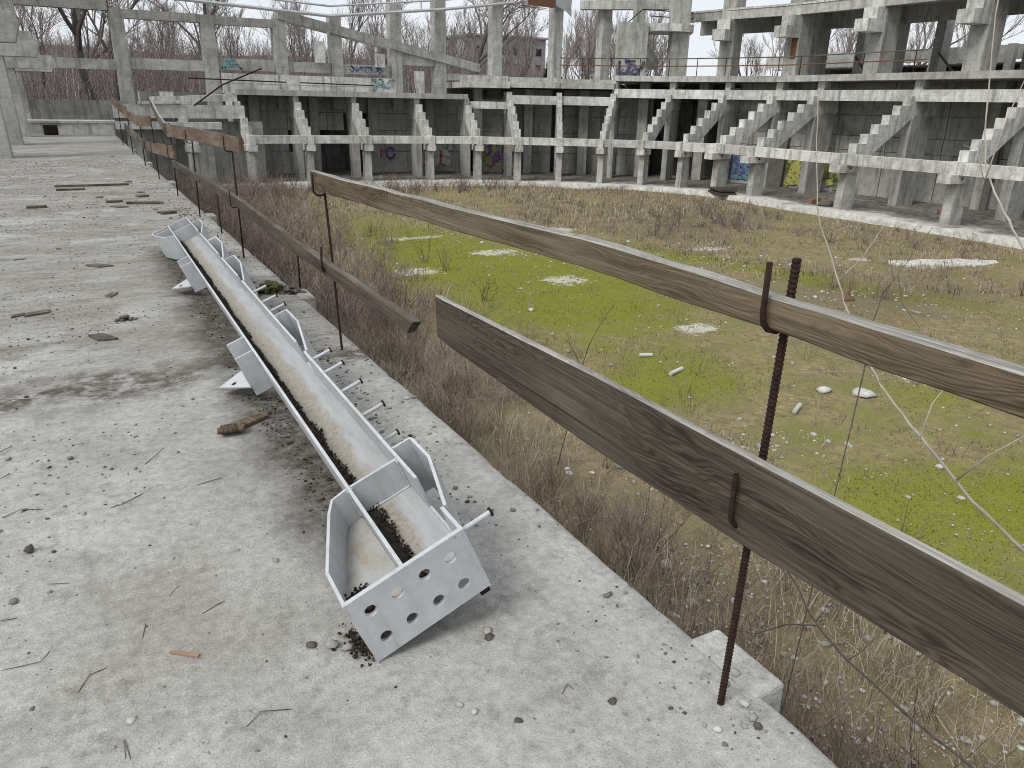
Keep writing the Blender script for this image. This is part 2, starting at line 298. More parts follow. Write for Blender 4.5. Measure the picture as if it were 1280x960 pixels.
# ------------------------------------------------------------------ mesh helpers
class MB:
    def __init__(s): s.v = []; s.f = []; s.mi = []; s.cur = 0
    def add(s, vs, fs):
        o = len(s.v); s.v += [tuple(v) for v in vs]; s.f += [tuple(i + o for i in f) for f in fs]; s.mi += [s.cur] * len(fs); return s
    def box(s, x0, x1, y0, y1, z0, z1):
        v = [(x, y, z) for z in (z0, z1) for y in (y0, y1) for x in (x0, x1)]
        return s.add(v, [(0, 2, 3, 1), (4, 5, 7, 6), (0, 1, 5, 4), (2, 6, 7, 3), (0, 4, 6, 2), (1, 3, 7, 5)])
    def prism(s, poly, a0, a1, plane='XZ'):
        """extrude a 2D outline; XZ extrudes along y, XY along z, YZ along x"""
        mk = {'XZ': lambda p, a: (p[0], a, p[1]), 'XY': lambda p, a: (p[0], p[1], a), 'YZ': lambda p, a: (a, p[0], p[1])}[plane]
        n = len(poly); v = [mk(p, a0) for p in poly] + [mk(p, a1) for p in poly]
        f = [tuple(range(n)), tuple(range(2 * n - 1, n - 1, -1))] + [(i, i + n, (i + 1) % n + n, (i + 1) % n) for i in range(n)]
        return s.add(v, f)
    def tube(s, pts, rad, n=6, cap=True):
        pts = [Vector(p) for p in pts]
        if not hasattr(rad, '__len__'): rad = [rad] * len(pts)
        vs = []; ref = None
        for i, p in enumerate(pts):
            t = (pts[min(i + 1, len(pts) - 1)] - pts[max(i - 1, 0)]).normalized()
            if ref is None: ref = Vector((0, 0, 1)) if abs(t.z) < 0.9 else Vector((1, 0, 0))
            u = t.cross(ref); u = u.normalized() if u.length > 1e-6 else t.orthogonal().normalized()
            w = u.cross(t); ref = w
            vs += [p + (u * math.cos(2 * math.pi * k / n) + w * math.sin(2 * math.pi * k / n)) * rad[i] for k in range(n)]
        fs = []
        for i in range(len(pts) - 1):
            for k in range(n):
                a = i * n + k; b = i * n + (k + 1) % n; fs.append((a, b, b + n, a + n))
        if cap: fs.append(tuple(range(n - 1, -1, -1))); fs.append(tuple(range((len(pts) - 1) * n, len(pts) * n)))
        return s.add(vs, fs)
    def build(s, name, mat, parent=None, smooth=False, bevel=0.0, loc=None):
        me = bpy.data.meshes.new(name); me.from_pydata(s.v, [], s.f); me.validate()
        import bmesh
        bm = bmesh.new(); bm.from_mesh(me); bmesh.ops.recalc_face_normals(bm, faces=bm.faces); bm.to_mesh(me); bm.free()
        mats = mat if isinstance(mat, (list, tuple)) else [mat]
        for m in mats: me.materials.append(M[m])
        if len(mats) > 1 and len(me.polygons) == len(s.mi): me.polygons.foreach_set('material_index', s.mi)
        if smooth: me.polygons.foreach_set('use_smooth', [True] * len(me.polygons))
        o = bpy.data.objects.new(name, me); COL.objects.link(o)
        if parent: o.parent = parent
        if loc: o.location = loc
        if bevel:
            md = o.modifiers.new('bevel', 'BEVEL'); md.width = bevel; md.segments = 2; md.limit_method = 'ANGLE'; md.angle_limit = R(40)
        return o
def tag(o, label=None, cat=None, group=None, kind=None):
    if label: o['label'] = label
    if cat: o['category'] = cat
    if group: o['group'] = group
    if kind: o['kind'] = kind
    elif cat: o['kind'] = 'thing'
    return o
def as_thing(o): o['kind'] = 'thing'; return o
def empty(name, loc, rot=(0, 0, 0)):
    o = bpy.data.objects.new(name, None); COL.objects.link(o); o.location = loc; o.rotation_euler = rot; o.empty_display_size = 0.2; return o
def copy_tree(o, parent=None):
    c = o.copy(); COL.objects.link(c); c.parent = parent
    for ch in list(o.children):
        if ch is not c: copy_tree(ch, c)
    return c
def fast(name, V, F, mat, tint=None, attrs=None, smooth=False, parent=None):
    V = np.asarray(V, np.float32); F = np.asarray(F, np.int32); k = F.shape[1]
    me = bpy.data.meshes.new(name); me.vertices.add(len(V)); me.vertices.foreach_set('co', V.ravel())
    me.loops.add(F.size); me.loops.foreach_set('vertex_index', F.ravel())
    me.polygons.add(len(F)); me.polygons.foreach_set('loop_start', np.arange(0, F.size, k, dtype=np.int32))
    me.polygons.foreach_set('loop_total', np.full(len(F), k, np.int32))
    me.update(calc_edges=True); me.validate()
    at = dict(attrs or {})
    if tint is not None: at['tint'] = tint
    for n, d in at.items():
        a = me.attributes.new(n, 'FLOAT', 'POINT'); a.data.foreach_set('value', np.asarray(d, np.float32))
    me.materials.append(M[mat])
    if smooth: me.polygons.foreach_set('use_smooth', [True] * len(me.polygons))
    o = bpy.data.objects.new(name, me); COL.objects.link(o)
    if parent: o.parent = parent
    return o
_perm = rng.random((64, 64))
def vnoise(x, y, sc=1.0, oct=3):
    x = np.asarray(x, float) * sc; y = np.asarray(y, float) * sc; out = 0; amp = 1; tot = 0
    for _ in range(oct):
        xi = np.floor(x).astype(int); yi = np.floor(y).astype(int); fx = x - xi; fy = y - yi
        fx = fx * fx * (3 - 2 * fx); fy = fy * fy * (3 - 2 * fy)
        g = lambda a, b: _perm[a % 64, b % 64]
        out = out + amp * ((g(xi, yi) * (1 - fx) + g(xi + 1, yi) * fx) * (1 - fy) + (g(xi, yi + 1) * (1 - fx) + g(xi + 1, yi + 1) * fx) * fy)
        tot += amp; amp *= 0.5; x = x * 2.03 + 11.3; y = y * 2.03 + 5.7
    return out / tot
_t = (1 + 5 ** 0.5) / 2
ICO_V = np.array([(-1, _t, 0), (1, _t, 0), (-1, -_t, 0), (1, -_t, 0), (0, -1, _t), (0, 1, _t), (0, -1, -_t), (0, 1, -_t), (_t, 0, -1), (_t, 0, 1), (-_t, 0, -1), (-_t, 0, 1)]) / 1.902
ICO_F = np.array([(0, 11, 5), (0, 5, 1), (0, 1, 7), (0, 7, 10), (0, 10, 11), (1, 5, 9), (5, 11, 4), (11, 10, 2), (10, 7, 6), (7, 1, 8), (3, 9, 4), (3, 4, 2), (3, 2, 6), (3, 6, 8), (3, 8, 9), (4, 9, 5), (2, 4, 11), (6, 2, 10), (8, 6, 7), (9, 8, 1)])
def stones(P, size, flat=0.6):
    """many jittered pebbles in one array"""
    n = len(P); v = ICO_V[None] * (1 + rng.uniform(-0.28, 0.28, (n, 12, 1)))
    sc = size[:, None] * np.stack([rng.uniform(0.75, 1.3, n), rng.uniform(0.6, 1.0, n), rng.uniform(flat * 0.6, flat, n)], 1)
    v = v * sc[:, None, :]; a = rng.uniform(0, 6.28, n); c, s_ = np.cos(a)[:, None], np.sin(a)[:, None]
    x = v[..., 0] * c - v[..., 1] * s_; y = v[..., 0] * s_ + v[..., 1] * c
    V = np.stack([x, y, v[..., 2]], 2) + P[:, None, :]
    F = ICO_F[None] + (np.arange(n) * 12)[:, None, None]
    return V.reshape(-1, 3), F.reshape(-1, 3)
def blades(P, h, w, lean, n_per=1):
    """tapered curved blades standing at P"""
    n = len(P); a = rng.uniform(0, 6.28, n); d = np.stack([np.cos(a), np.sin(a), np.zeros(n)], 1)
    fa = a + rng.uniform(0.6, 2.5, n); s_ = np.stack([np.cos(fa), np.sin(fa), np.zeros(n)], 1) * (w / 2)[:, None]
    up = np.array([0, 0, 1.0])
    m = P + up * (h * 0.6)[:, None] + d * (h * lean * 0.35)[:, None]
    t = P + up * (h * (1 - 0.3 * np.minimum(lean, 1.3)))[:, None] + d * (h * lean)[:, None]
    V = np.stack([P - s_, P + s_, m + s_ * 0.75, m - s_ * 0.75, t], 1).reshape(-1, 3)
    b = (np.arange(n) * 5)[:, None]
    F = np.concatenate([b + [0, 1, 2], b + [0, 2, 3], b + [3, 2, 4]], 0)
    return V, F
def stems(A, B, r0, r1, bend=0.08, seg=3, sides=3):
    """many thin tapered stems from A to B with a bend"""
    n = len(A); d = B - A; L = np.linalg.norm(d, axis=1, keepdims=True)
    off = rng.normal(0, 1, (n, 3)) * L * bend; off2 = rng.normal(0, 1, (n, 3)) * L * bend
    u = np.cross(d, rng.normal(0, 1, (n, 3))); u /= np.linalg.norm(u, axis=1, keepdims=True) + 1e-9
    w = np.cross(d / (L + 1e-9), u)
    rings = []
    for i in range(seg + 1):
        t = i / seg; c = A + d * t + off * math.sin(math.pi * t) + off2 * math.sin(2 * math.pi * t) * 0.5
        r = (r0 * (1 - t) + r1 * t)[:, None]
        for k in range(sides):
            an = 2 * math.pi * k / sides; rings.append(c + (u * math.cos(an) + w * math.sin(an)) * r)
    V = np.stack(rings, 1); nv = (seg + 1) * sides
    q = []
    for i in range(seg):
        for k in range(sides): q.append((i * sides + k, i * sides + (k + 1) % sides, (i + 1) * sides + (k + 1) % sides, (i + 1) * sides + k))
    F = np.array(q)[None] + (np.arange(n) * nv)[:, None, None]
    return V.reshape(-1, 3), F.reshape(-1, 4)

ORD = ['first', 'second', 'third', 'fourth', 'fifth', 'sixth', 'seventh', 'eighth', 'ninth', 'tenth', 'eleventh', 'twelfth', 'thirteenth', 'fourteenth', 'fifteenth', 'sixteenth', 'seventeenth', 'eighteenth']

# ================================================================== SETTING
# ---- terrain: stadium hollow, hill behind
def hill(x, y):
    x = np.asarray(x, float); y = np.asarray(y, float)
    sm = lambda t: np.clip(t, 0, 1) ** 2 * (3 - 2 * np.clip(t, 0, 1))
    out = np.maximum(sm((y - 47) / 6), np.maximum(sm((x - 47) / 8), sm((-22 - x) / 8)))
    h = -3.2 + out * 4.1
    side = 1 - sm((x - 0.55 * y) / 34.0)                       # the hill falls away to the right
    h = h + out * (8.0 * sm((y - 75) / 90) * side + 1.2 * (vnoise(x, y, 0.05, 3) - 0.5))
    return h
gx = np.concatenate([np.linspace(-900, -60, 15), np.linspace(-54, 130, 93), np.linspace(145, 1000, 16)])
gy = np.concatenate([np.linspace(-500, -30, 10), np.linspace(-24, 200, 113), np.linspace(215, 1400, 18)])
GX, GY = np.meshgrid(gx, gy); nx_, ny_ = len(gx), len(gy)
idx = np.arange(nx_ * ny_).reshape(ny_, nx_)
QF = np.stack([idx[:-1, :-1], idx[:-1, 1:], idx[1:, 1:], idx[1:, :-1]], -1).reshape(-1, 4)
tag(fast('terrain', np.stack([GX, GY, hill(GX, GY)], -1).reshape(-1, 3), QF, 'terrain', smooth=True), 'brown earth and low hill behind the stadium', 'ground', kind='structure')

# ---- arena ground
def blob(x, y, cx, cy, rx, ry, a=0.0):
    c, s_ = math.cos(a), math.sin(a); u = ((x - cx) * c + (y - cy) * s_) / rx; v = (-(x - cx) * s_ + (y - cy) * c) / ry
    return np.exp(-(u * u + v * v))
def g_height(x, y):
    z = -2.5 + 0.10 * (vnoise(x, y, 0.35, 4) - 0.5) + 0.05 * (vnoise(x, y, 1.6, 2) - 0.5)
    z = z + 0.30 * np.exp(-((x - 1.2) / 1.2) ** 2)                # litter banked against the deck wall
    return z
def f_moss(x, y):
    m = 1.15 * blob(x, y, 8.4, 20.5, 2.3, 6.5, -0.06) + 1.1 * blob(x, y, 9.4, 14.0, 2.6, 4.0, -0.2) + 1.0 * blob(x, y, 7.2, 8.4, 1.9, 1.0) \
        + 1.1 * blob(x, y, 7.7, 4.0, 3.0, 1.2, -0.35) + 0.9 * blob(x, y, 15.5, 13.2, 1.0, 5.5, 0.25) + 0.75 * blob(x, y, 10.5, 6.2, 1.0, 0.9) + 0.5 * blob(x, y, 12.5, 19, 2, 3) \
        + 0.55 * blob(x, y, 7.6, 1.4, 2.5, 1.4)
    return np.clip(np.maximum(m, 0.14 * (x > 4.5) + 0.25 * blob(x, y, 9, 5, 4, 3)) * np.clip((x - 3.0 - 0.06 * np.clip(y, 0, 30)) / 2.0, 0, 1), 0, 1.1)
def f_bare(x, y):
    m = 0
    for cx, cy, rx, ry in ((20.6, 12.7, 1.9, 0.45), (19.0, 14.1, 0.55, 0.3), (9.9, 15.2, 0.75, 0.55), (10.0, 19.1, 0.9, 0.5), (6.9, 17.5, 0.75, 0.45), (9.9, 10.6, 0.6, 0.35),
                           (12.5, 21.5, 1.1, 0.5), (13.8, 22.0, 0.9, 0.45), (8.6, 22.2, 1.2, 0.35), (16.2, 17.2, 1.0, 0.4), (11.5, 6.9, 0.7, 0.35), (11.6, 16.5, 0.7, 0.3)):
        m = m + 0.95 * blob(x, y, cx, cy, rx * 1.1, ry * 1.2)
    return np.clip(m, 0, 1.0)
def f_brush(x, y):
    return np.clip(1.25 * np.exp(-(np.maximum(x - 1.4, 0) / (1.9 + 0.045 * np.clip(y, 0, 40) + 0.6 * vnoise(x, y, 0.5, 2))) ** 2) + 0.6 * blob(x, y, 19, 21, 3.0, 1.6, 0.5) + 0.5 * blob(x, y, 16, 11, 3, 2), 0, 1)
ax_ = np.linspace(0.6, 27.5, 200); ay_ = np.linspace(-7, 40.5, 340)
AX, AY = np.meshgrid(ax_, ay_); n_a = len(ax_); idx = np.arange(AX.size).reshape(AX.shape)
QF = np.stack([idx[:-1, :-1], idx[:-1, 1:], idx[1:, 1:], idx[1:, :-1]], -1).reshape(-1, 4)
tag(fast('arena_ground', np.stack([AX, AY, g_height(AX, AY)], -1).reshape(-1, 3), QF, 'ground', smooth=True,
         attrs=dict(moss=f_moss(AX, AY).ravel(), bare=f_bare(AX, AY).ravel(), brushy=f_brush(AX, AY).ravel())), 'overgrown arena floor of moss, dry grass and pale rubble', 'ground', kind='structure')

# ---- concrete deck the camera stands on
def deck():
    ys = np.concatenate([np.arange(-5, 0, 0.25), np.arange(0, 6, 0.05), np.arange(6, 16, 0.12), np.arange(16, 38.01, 0.4)])
    prof = [(-14, 0), (-9, 0), (-5, 0), (-3, 0), (-2, 0), (-1.2, 0), (-0.6, 0), (-0.2, 0), (0.2, 0), (0.6, 0), (0.9, 0), (1.15, 0), (1.32, 0), (1.395, -0.003), (1.418, -0.022), (1.42, -0.2), (1.41, -0.34), (1.2, -0.36), (-14, -0.36)]
    V = []
    for y in ys:
        e1 = 0.020 * (float(vnoise(y, 3.3, 1.7, 4)) - 0.5) + 0.016 * max(0, float(vnoise(y, 9.1, 5.0, 2)) - 0.62) * -6
        for i, (x, z) in enumerate(prof):
            zz = z
            if i < 13: zz += 0.008 * (float(vnoise(x, y, 0.6, 3)) - 0.5)
            if i in (13, 14): zz += 0.012 * (float(vnoise(y, 1.7, 6.0, 3)) - 0.6)
            V.append((x + (e1 if 11 < i < 17 else 0), y, zz))
    n = len(prof); F = []
    for j in range(len(ys) - 1):
        for i in range(n):
            a = j * n + i; b = j * n + (i + 1) % n; F.append((a, b, b + n, a + n))
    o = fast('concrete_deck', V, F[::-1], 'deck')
    me = o.data
    sm = [p.center.z > -0.004 for p in me.polygons]; me.polygons.foreach_set('use_smooth', sm)
    import bmesh
    bm = bmesh.new(); bm.from_mesh(me); bmesh.ops.recalc_face_normals(bm, faces=bm.faces); bm.to_mesh(me); bm.free()
    return tag(o, 'long pale grey concrete deck with a chipped straight edge', 'deck', kind='structure')
DECK = deck()
for y0, y1 in ((1.105, 1.375), (5.98, 6.32), (10.95, 11.25), (15.6, 16.0), (20.4, 20.8), (25.3, 25.7)):
    m = MB(); m.box(1.385, 1.503, y0, y1, -0.14, 0.003); m.build('edge_block', 'deck', DECK, bevel=0.012)
    m = MB(); m.box(1.02, 1.36, y0, y1, -2.6, -0.365); m.build('column', 'concrete', DECK)
m = MB(); m.box(0.75, 0.95, -5, 38, -2.7, -0.37); m.build('retaining_wall', 'concrete_wall', DECK)
m = MB(); m.box(1.02, 1.40, 0.845, 0.862, 0.0035, 0.0065); 
# joint grooves scored at the edge of the deck


# end of the deck: step, low wall
def wall_thing(name, boxes, mat, label, cat, part='wall_block', bevel=0.0, group=None):
    b0 = boxes[0]; loc = ((b0[0] + b0[1]) / 2, (b0[2] + b0[3]) / 2, b0[4]); r = empty(name, loc)
    for b in boxes:
        m = MB(); m.box(*b); m.build(part, mat, r, bevel=bevel, loc=(-loc[0], -loc[1], -loc[2]))
    return tag(r, label, cat, group)
wall_thing('deck_step', [(-3.2, 1.42, 36.0, 37.6, -0.2, 0.42), (-3.2, 1.5, 35.94, 37.6, 0.423, 0.50)], 'concrete_pale', 'pale concrete step across the far end of the deck', 'step', 'step_block')
wall_thing('end_parapet', [(-4.0, 2.3, 40.4, 40.7, -0.4, 1.24)], 'concrete_wall', 'low weathered concrete wall behind the step at the deck end', 'wall')
m = MB(); m.box(-1.02, -0.55, 35.2, 35.6, 0.0, 0.36); m.box(-0.98, -0.59, 35.16, 35.2, 0.04, 0.32)
tag(m.build('rusty_box', 'rust', bevel=0.01), 'small rust brown metal box against the step at the deck end', 'box')

# ---- walkway around the arena
FR = [(26.8, 11.9, 0, 7), (26.8, 16.5, 0, 7), (26.75, 21.0, 0, 7), (26.85, 25.94, 0, 7), (26.85, 28.3, 2, 7), (25.95, 29.9, 16, 7), (24.95, 31.75, 31, 7), (23.3, 33.1, 46, 7), (21.6, 34.45, 60, 6), (19.75, 35.5, 71, 6),
      (17.95, 36.5, 79, 5), (15.6, 37.2, 83, 5), (12.5, 37.75, 86, 5), (9.75, 38.1, 88, 5), (7.05, 38.2, 93, 5), (4.5, 38.0, 100, 5)]
NF = len(FR)
def RP(i, u, v=0.0):
    x, y, a, _ = FR[i]; a = R(a); return Vector((x + u * math.cos(a) - v * math.sin(a), y + u * math.sin(a) + v * math.cos(a), 0))
def RT(i, t, u): return RP(i, u).lerp(RP(i + 1, u), t)
def RU(i, t, u, d):
    if isinstance(u, tuple): return RP(i, u[0] + d).lerp(RP(i + 1, u[1] + d), t)
    return RT(i, t, u)
def ring_seg(i, u0, u1, z0, z1, t0=0.0, t1=1.0):
    m = MB(); P = [RU(i, t0, u0, 0), RU(i, t1, u0, 0), RU(i, t1, u1, 0), RU(i, t0, u1, 0)]
    m.add([(p.x, p.y, z) for z in (z0, z1) for p in P], [(0, 3, 2, 1), (4, 5, 6, 7), (0, 1, 5, 4), (1, 2, 6, 5), (2, 3, 7, 6), (3, 0, 4, 7)]); return m
def kerb_path():
    pts = [(25.3, -9), (25.35, 0), (25.3, 12)] + [tuple(RP(i, -1.15 if i < 5 else -1.0)[:2]) for i in range(1, NF)] + [(1.0, 37.1)]
    fine = []
    for (a, b), (c, d) in zip(pts[:-1], pts[1:]):
        n = max(2, int(math.hypot(c - a, d - b) / 0.4))
        fine += [(a + (c - a) * k / n, b + (d - b) * k / n) for k in range(n)]
    return fine + [pts[-1]]
KP = kerb_path(); V = []; F = []
cx0, cy0 = 10.0, 18.0
for i, (x, y) in enumerate(KP):
    j = 0.05 * (float(vnoise(x, y, 1.3, 3)) - 0.5); z = -2.27 + 0.03 * (float(vnoise(x + 9, y, 0.9, 2)) - 0.5)
    d = Vector((1.0, 0.0)) if y < 22 else (Vector((x - 14, y - 25)).normalized() if x > 14 else Vector((0, 1)))
    o_ = d * 15
    V += [(x + j, y + j, -2.75), (x + j, y + j, z - 0.01), (x + j + d.x * 0.02, y + j + d.y * 0.02, z), (x + d.x * 1.6, y + d.y * 1.6, z - 0.02), (x + o_.x, y + o_.y, z - 0.02)]
for i in range(len(KP) - 1):
    for k in range(4): a = i * 5 + k; F.append((a, a + 5, a + 6, a + 1))
tag(fast('walkway', V, F, 'walkway', attrs=dict(inner=[0, 0, 0.05, 0.6, 1.0] * len(KP))), 'pale concrete walkway with a raised kerb around the arena floor', 'walkway', kind='structure')

# ---- stepped seating frames
RISE, RUN, U0, Z0 = 0.36, 0.56, -0.56, -0.13
def seating_frame(i):
    x, y, a, n = FR[i]; side = 'right edge'
    r = empty('seating_frame', (x, y, -2.3), (0, 0, R(a))); zo = 2.3
    tag(r, ('stepped concrete seating frame on a short leg, %s from the right edge of the picture' % ORD[i]), 'stand frame', 'stepped seating frames around the arena')
    sl_ = 1.0 if i < 5 else 0.78; th = 0.18 * sl_; zt = Z0 + RISE * n + zo - RISE; ut = U0 + RUN * n; sh = RUN * (n - 7)
    zt = zo + Z0 + RISE * n
    poly = [(U0, zo - 0.55), (U0, zo + Z0)]
    for k in range(n):
        poly.append((U0 + RUN * (k + 1), zo + Z0 + RISE * k)); poly.append((U0 + RUN * (k + 1), zo + Z0 + RISE * (k + 1)))
    back = 4.5 + sh * 0.9; col0 = 3.05 + sh
    poly += [(back, zt), (back, zt - 1.1), (col0 + 0.1, zt - 1.1), (col0 + 0.02, zo - 0.27 + 0.643 * (col0 - 0.78)), (0.40, zo - 0.552)]
    m = MB(); m.prism(poly, -th, th); m.build('raker_beam', 'concrete_pale', r)
    if i < 8:
        m = MB(); m.box(ut + 0.02, ut + 0.40, -th - 0.02, th + 0.02, zt + 0.002, zo + 2.648); m.build('bracket_block', 'concrete_pale', r)
    m = MB(); m.prism([(col0, 0), (col0 + 1.05, 0), (back - 0.12, zt - 1.103), (col0 + 0.1, zt - 1.103), (col0, zo - 0.30 + 0.643 * (col0 - 0.78))], -0.2 * sl_ ** 1.5, 0.2 * sl_ ** 1.5); m.build('column', 'concrete_col', r)
    w = 0.85 if i < 5 else 0.55
    m = MB(); m.box(-w, 0.40, -0.25 * sl_, 0.25 * sl_, zo - 0.84, zo - 0.553); m.build('corbel', 'concrete_pale', r)
    m = MB(); m.prism([(-0.34, 0), (0.36, 0), (0.30, zo - 0.843), (-0.30, zo - 0.843)], -0.18 * sl_, 0.18 * sl_); m.build('leg', 'concrete', r)
    # bolt hole in the beam seat
    m = MB(); m.tube([(-0.2, -0.253 * sl_, zo - 0.68), (-0.2, -0.22 * sl_, zo - 0.68)], 0.05, 8); m.build('socket', 'dark_void', r)
    return r
for i in range(NF): seating_frame(i)
def ring_thing(name, label, cat, part, mat, specs):
    i0 = specs[len(specs) // 2]; p = RU(i0[0], 0.0, i0[1], 0); loc = Vector((p.x, p.y, i0[3])); r = empty(name, loc)
    for sp in specs:
        i, u0, u1, z0, z1 = sp[:5]; t0, t1 = sp[5:7] if len(sp) > 6 else (0.0, 1.0)
        o = ring_seg(i, u0, u1, z0, z1, t0, t1).build(sp[7] if len(sp) > 7 else part, sp[8] if len(sp) > 8 else mat, r); o.location = -loc
    return tag(r, label, cat)
ring_thing('lower_ring_beam', 'pale lower concrete ring beam joining the feet of the stepped frames', 'beam', 'beam_segment', 'concrete_pale',
           [(i, -0.47, -0.12, -0.552 + (0.05 if i > 4 else 0), -0.15) for i in range(NF - 2)])
ring_thing('upper_ring_beam', 'upper concrete ring beam at the head of the stepped frames on the right', 'beam', 'beam_segment', 'concrete_pale',
           [(i, 3.05, 3.40, 1.84, 2.28) for i in range(0, 7)] + [(7, 3.0, 3.3, 1.42, 1.86), (8, 2.75, 3.05, 1.42, 1.86), (9, 2.4, 2.7, 1.16, 1.52)])
ring_thing('gallery_slab', 'upper gallery floor slab with a pale steel edge over the right stand', 'slab', 'slab_segment', 'concrete',
           [(i, 3.12, 12.0, 2.65, 2.88) for i in range(0, 7)] + [(i, 3.06, 3.12, 2.66, 2.93, 0, 1, 'edge_channel', 'concrete') for i in range(0, 7)]
           + [(7, 3.0, 9.0, 2.25, 2.55), (8, 2.9, 8.4, 2.25, 2.55), (9, 2.6, 8.0, 2.20, 2.50)])
ring_thing('gallery_parapet', 'low concrete parapet on the gallery slab in the far corner', 'wall', 'parapet_panel', 'concrete',
           [(7, 3.4, 3.55, 2.552, 2.72), (8, 3.5, 3.62, 2.552, 2.78), (9, 3.4, 3.52, 2.502, 2.82)])
ring_thing('end_slab', 'thin concrete slab resting on the stepped frames at the far end', 'slab', 'slab_segment', 'concrete',
           [(i, 1.95, 8.0, 1.68 - 0.002 * i, 1.83) for i in range(10, 14)] + [(i, 1.88, 1.95, 1.60, 1.86, 0, 1, 'edge_channel', 'concrete_col') for i in range(10, 14)])
# rear wall behind the frames: panels in courses with open joints, door openings left open
CR = [(-2.28, -0.62), (-0.60, -0.30), (-0.28, 0.34), (0.36, 1.25), (1.27, 2.64)]
CE = [(-2.28, -1.2), (-1.18, -0.1), (-0.08, 0.8), (0.82, 1.66)]
rw = []
def wall_bay(i, u, t0, t1, courses, mat='concrete_wall'):
    u = u if isinstance(u, tuple) else (u, u)
    for k, (a, b) in enumerate(courses):
        e = 0.03 * (k % 2); rw.append((i, (u[0] + e, u[1] + e), (u[0] + 0.25, u[1] + 0.25), a, b, t0 + 0.004, t1 - 0.004, 'wall_panel', mat))
UW = [6.4, 6.3, 5.7, 4.9, 4.5, 4.5]
for i in (0, 1, 2): wall_bay(i, (UW[i], UW[i + 1]), 0, 0.5, CR); wall_bay(i, (UW[i], UW[i + 1]), 0.5, 1, CR)
wall_bay(3, (UW[3], UW[4]), 0.0, 1.0, CR); wall_bay(4, (UW[4], UW[5]), 0, 1.0, CR)
C2 = CE[:-1] + [(0.82, 2.2)]
wall_bay(6, 5.2, 0.45, 1.0, C2, 'concrete_end'); wall_bay(7, 5.0, 0.0, 0.9, C2); wall_bay(8, 5.0, 0.1, 0.85, C2)
wall_bay(9, 4.9, 0.0, 0.5, CE, 'concrete_end'); wall_bay(9, 4.9, 0.68, 1.0, CE, 'concrete_end'); wall_bay(10, 4.8, 0.0, 1.0, CE, 'concrete_end'); wall_bay(11, 4.7, 0.0, 0.48, CE, 'concrete_end')
wall_bay(11, 4.7, 0.48, 1.0, CE[3:], 'concrete_end'); wall_bay(12, 4.7, 0.0, 0.3, [CE[2], CE[3]], 'concrete_end'); wall_bay(12, 4.7, 0.3, 1.0, [CE[2], CE[3]], 'concrete_end'); wall_bay(12, 4.7, 0.62, 1.0, CE[:1], 'concrete_end')
wall_bay(13, 4.7, 0.0, 1.0, CE, 'concrete_end'); wall_bay(14, 4.5, 0.0, 1.0, CE, 'concrete_end')
ring_thing('rear_wall', 'stained concrete panel wall under the stand with dark door openings', 'wall', 'wall_panel', 'concrete_wall', rw)
ring_thing('shade_partition', 'added near-black inner wall darkening the open bays in the far right corner', 'wall', 'wall_panel', 'concrete_shade', [(5, 7.4, 7.6, -2.28, 2.64), (6, 7.2, 7.4, -2.28, 2.64), (9, 6.4, 6.6, -2.28, 1.66), (11, 6.2, 6.4, -2.28, 1.66), (12, 6.2, 6.4, -2.28, 1.66)])  # added wall, its near-black colour stands in for shade in the bays
ring_thing('outer_wall', 'dark outer wall closing the space under the stand', 'wall', 'wall_panel', 'concrete_wall',
           [(i, 11.7, 11.98, -2.28, 2.648) for i in range(0, 7)] + [(7, 8.5, 8.8, -2.28, 2.24), (8, 8.0, 8.3, -2.28, 2.24), (9, 7.6, 7.9, -2.28, 2.19)] + [(i, 7.6, 7.9, -2.28, 1.67) for i in range(10, 15)])
# piers against the rear wall
pi_ = []
for i in (0, 1, 5, 6, 7, 8, 9, 10, 11, 12, 13):
    u = (5.5, 5.2, 4.5, 4.0, 3.7)[i] if i < 5 else 4.3; pi_.append((i, u, u + 0.55, -2.28, 2.64 if i < 7 else (2.2 if i < 10 else 1.66), 0.47, 0.47 + (0.08 if i < 3 else 0.16)))
    pi_[-1] = pi_[-1]
ring_thing('wall_piers', 'row of concrete piers standing before the rear wall', 'pier', 'pier', 'concrete_col', pi_)

# bare reinforcement sticking out of some raker heads
for i, n_b in ((2, 4), (3, 3), (5, 3), (7, 4), (9, 3), (11, 4)):
    p = RP(i, FR[i][3] * RUN + U0 + 0.3); z = Z0 + RISE * FR[i][3] + (0.25 if i < 8 else 0.0); r = empty('reinforcing_bars', (p.x, p.y, z)); rd = random.Random(i)
    for k in range(n_b):
        x, y = rd.uniform(-0.15, 0.15), rd.uniform(-0.15, 0.15); m = MB(); m.tube([(x, y, -0.1), (x + rd.uniform(-.05, .05), y + rd.uniform(-.05, .05), 0.25), (x + rd.uniform(-.25, .25), y + rd.uniform(-.2, .2), rd.uniform(0.4, 0.7))], 0.012, 4); m.build('bar', 'rust', r)
    tag(r, 'bent rusty bars sticking up from the %s stepped frame from the right' % ORD[i], 'rebar', 'bare reinforcement on the stands')
# handrail on the gallery
def handrail():
    p0 = RP(4, 3.5); r = empty('gallery_handrail', (p0.x, p0.y, 2.95)); L = -r.location
    for z in (3.42, 3.78):
        m = MB(); m.tube([RP(i, 3.5) + Vector((0, 0, z)) for i in range(2, 9)], 0.028, 5); m.build('rail', 'rust_light' if z < 3.5 else 'wood_old', r).location = L
    for i in range(2, 8):
        for t in (0.1, 0.6):
            p = RT(i, t, 3.5); m = MB(); m.tube([(p.x, p.y, 2.5 if i == 7 else 2.88), (p.x, p.y, 3.79)], 0.022, 5); m.build('post', 'rust', r).location = L
    tag(r, 'thin rusty handrail along the upper gallery edge', 'handrail')
handrail()

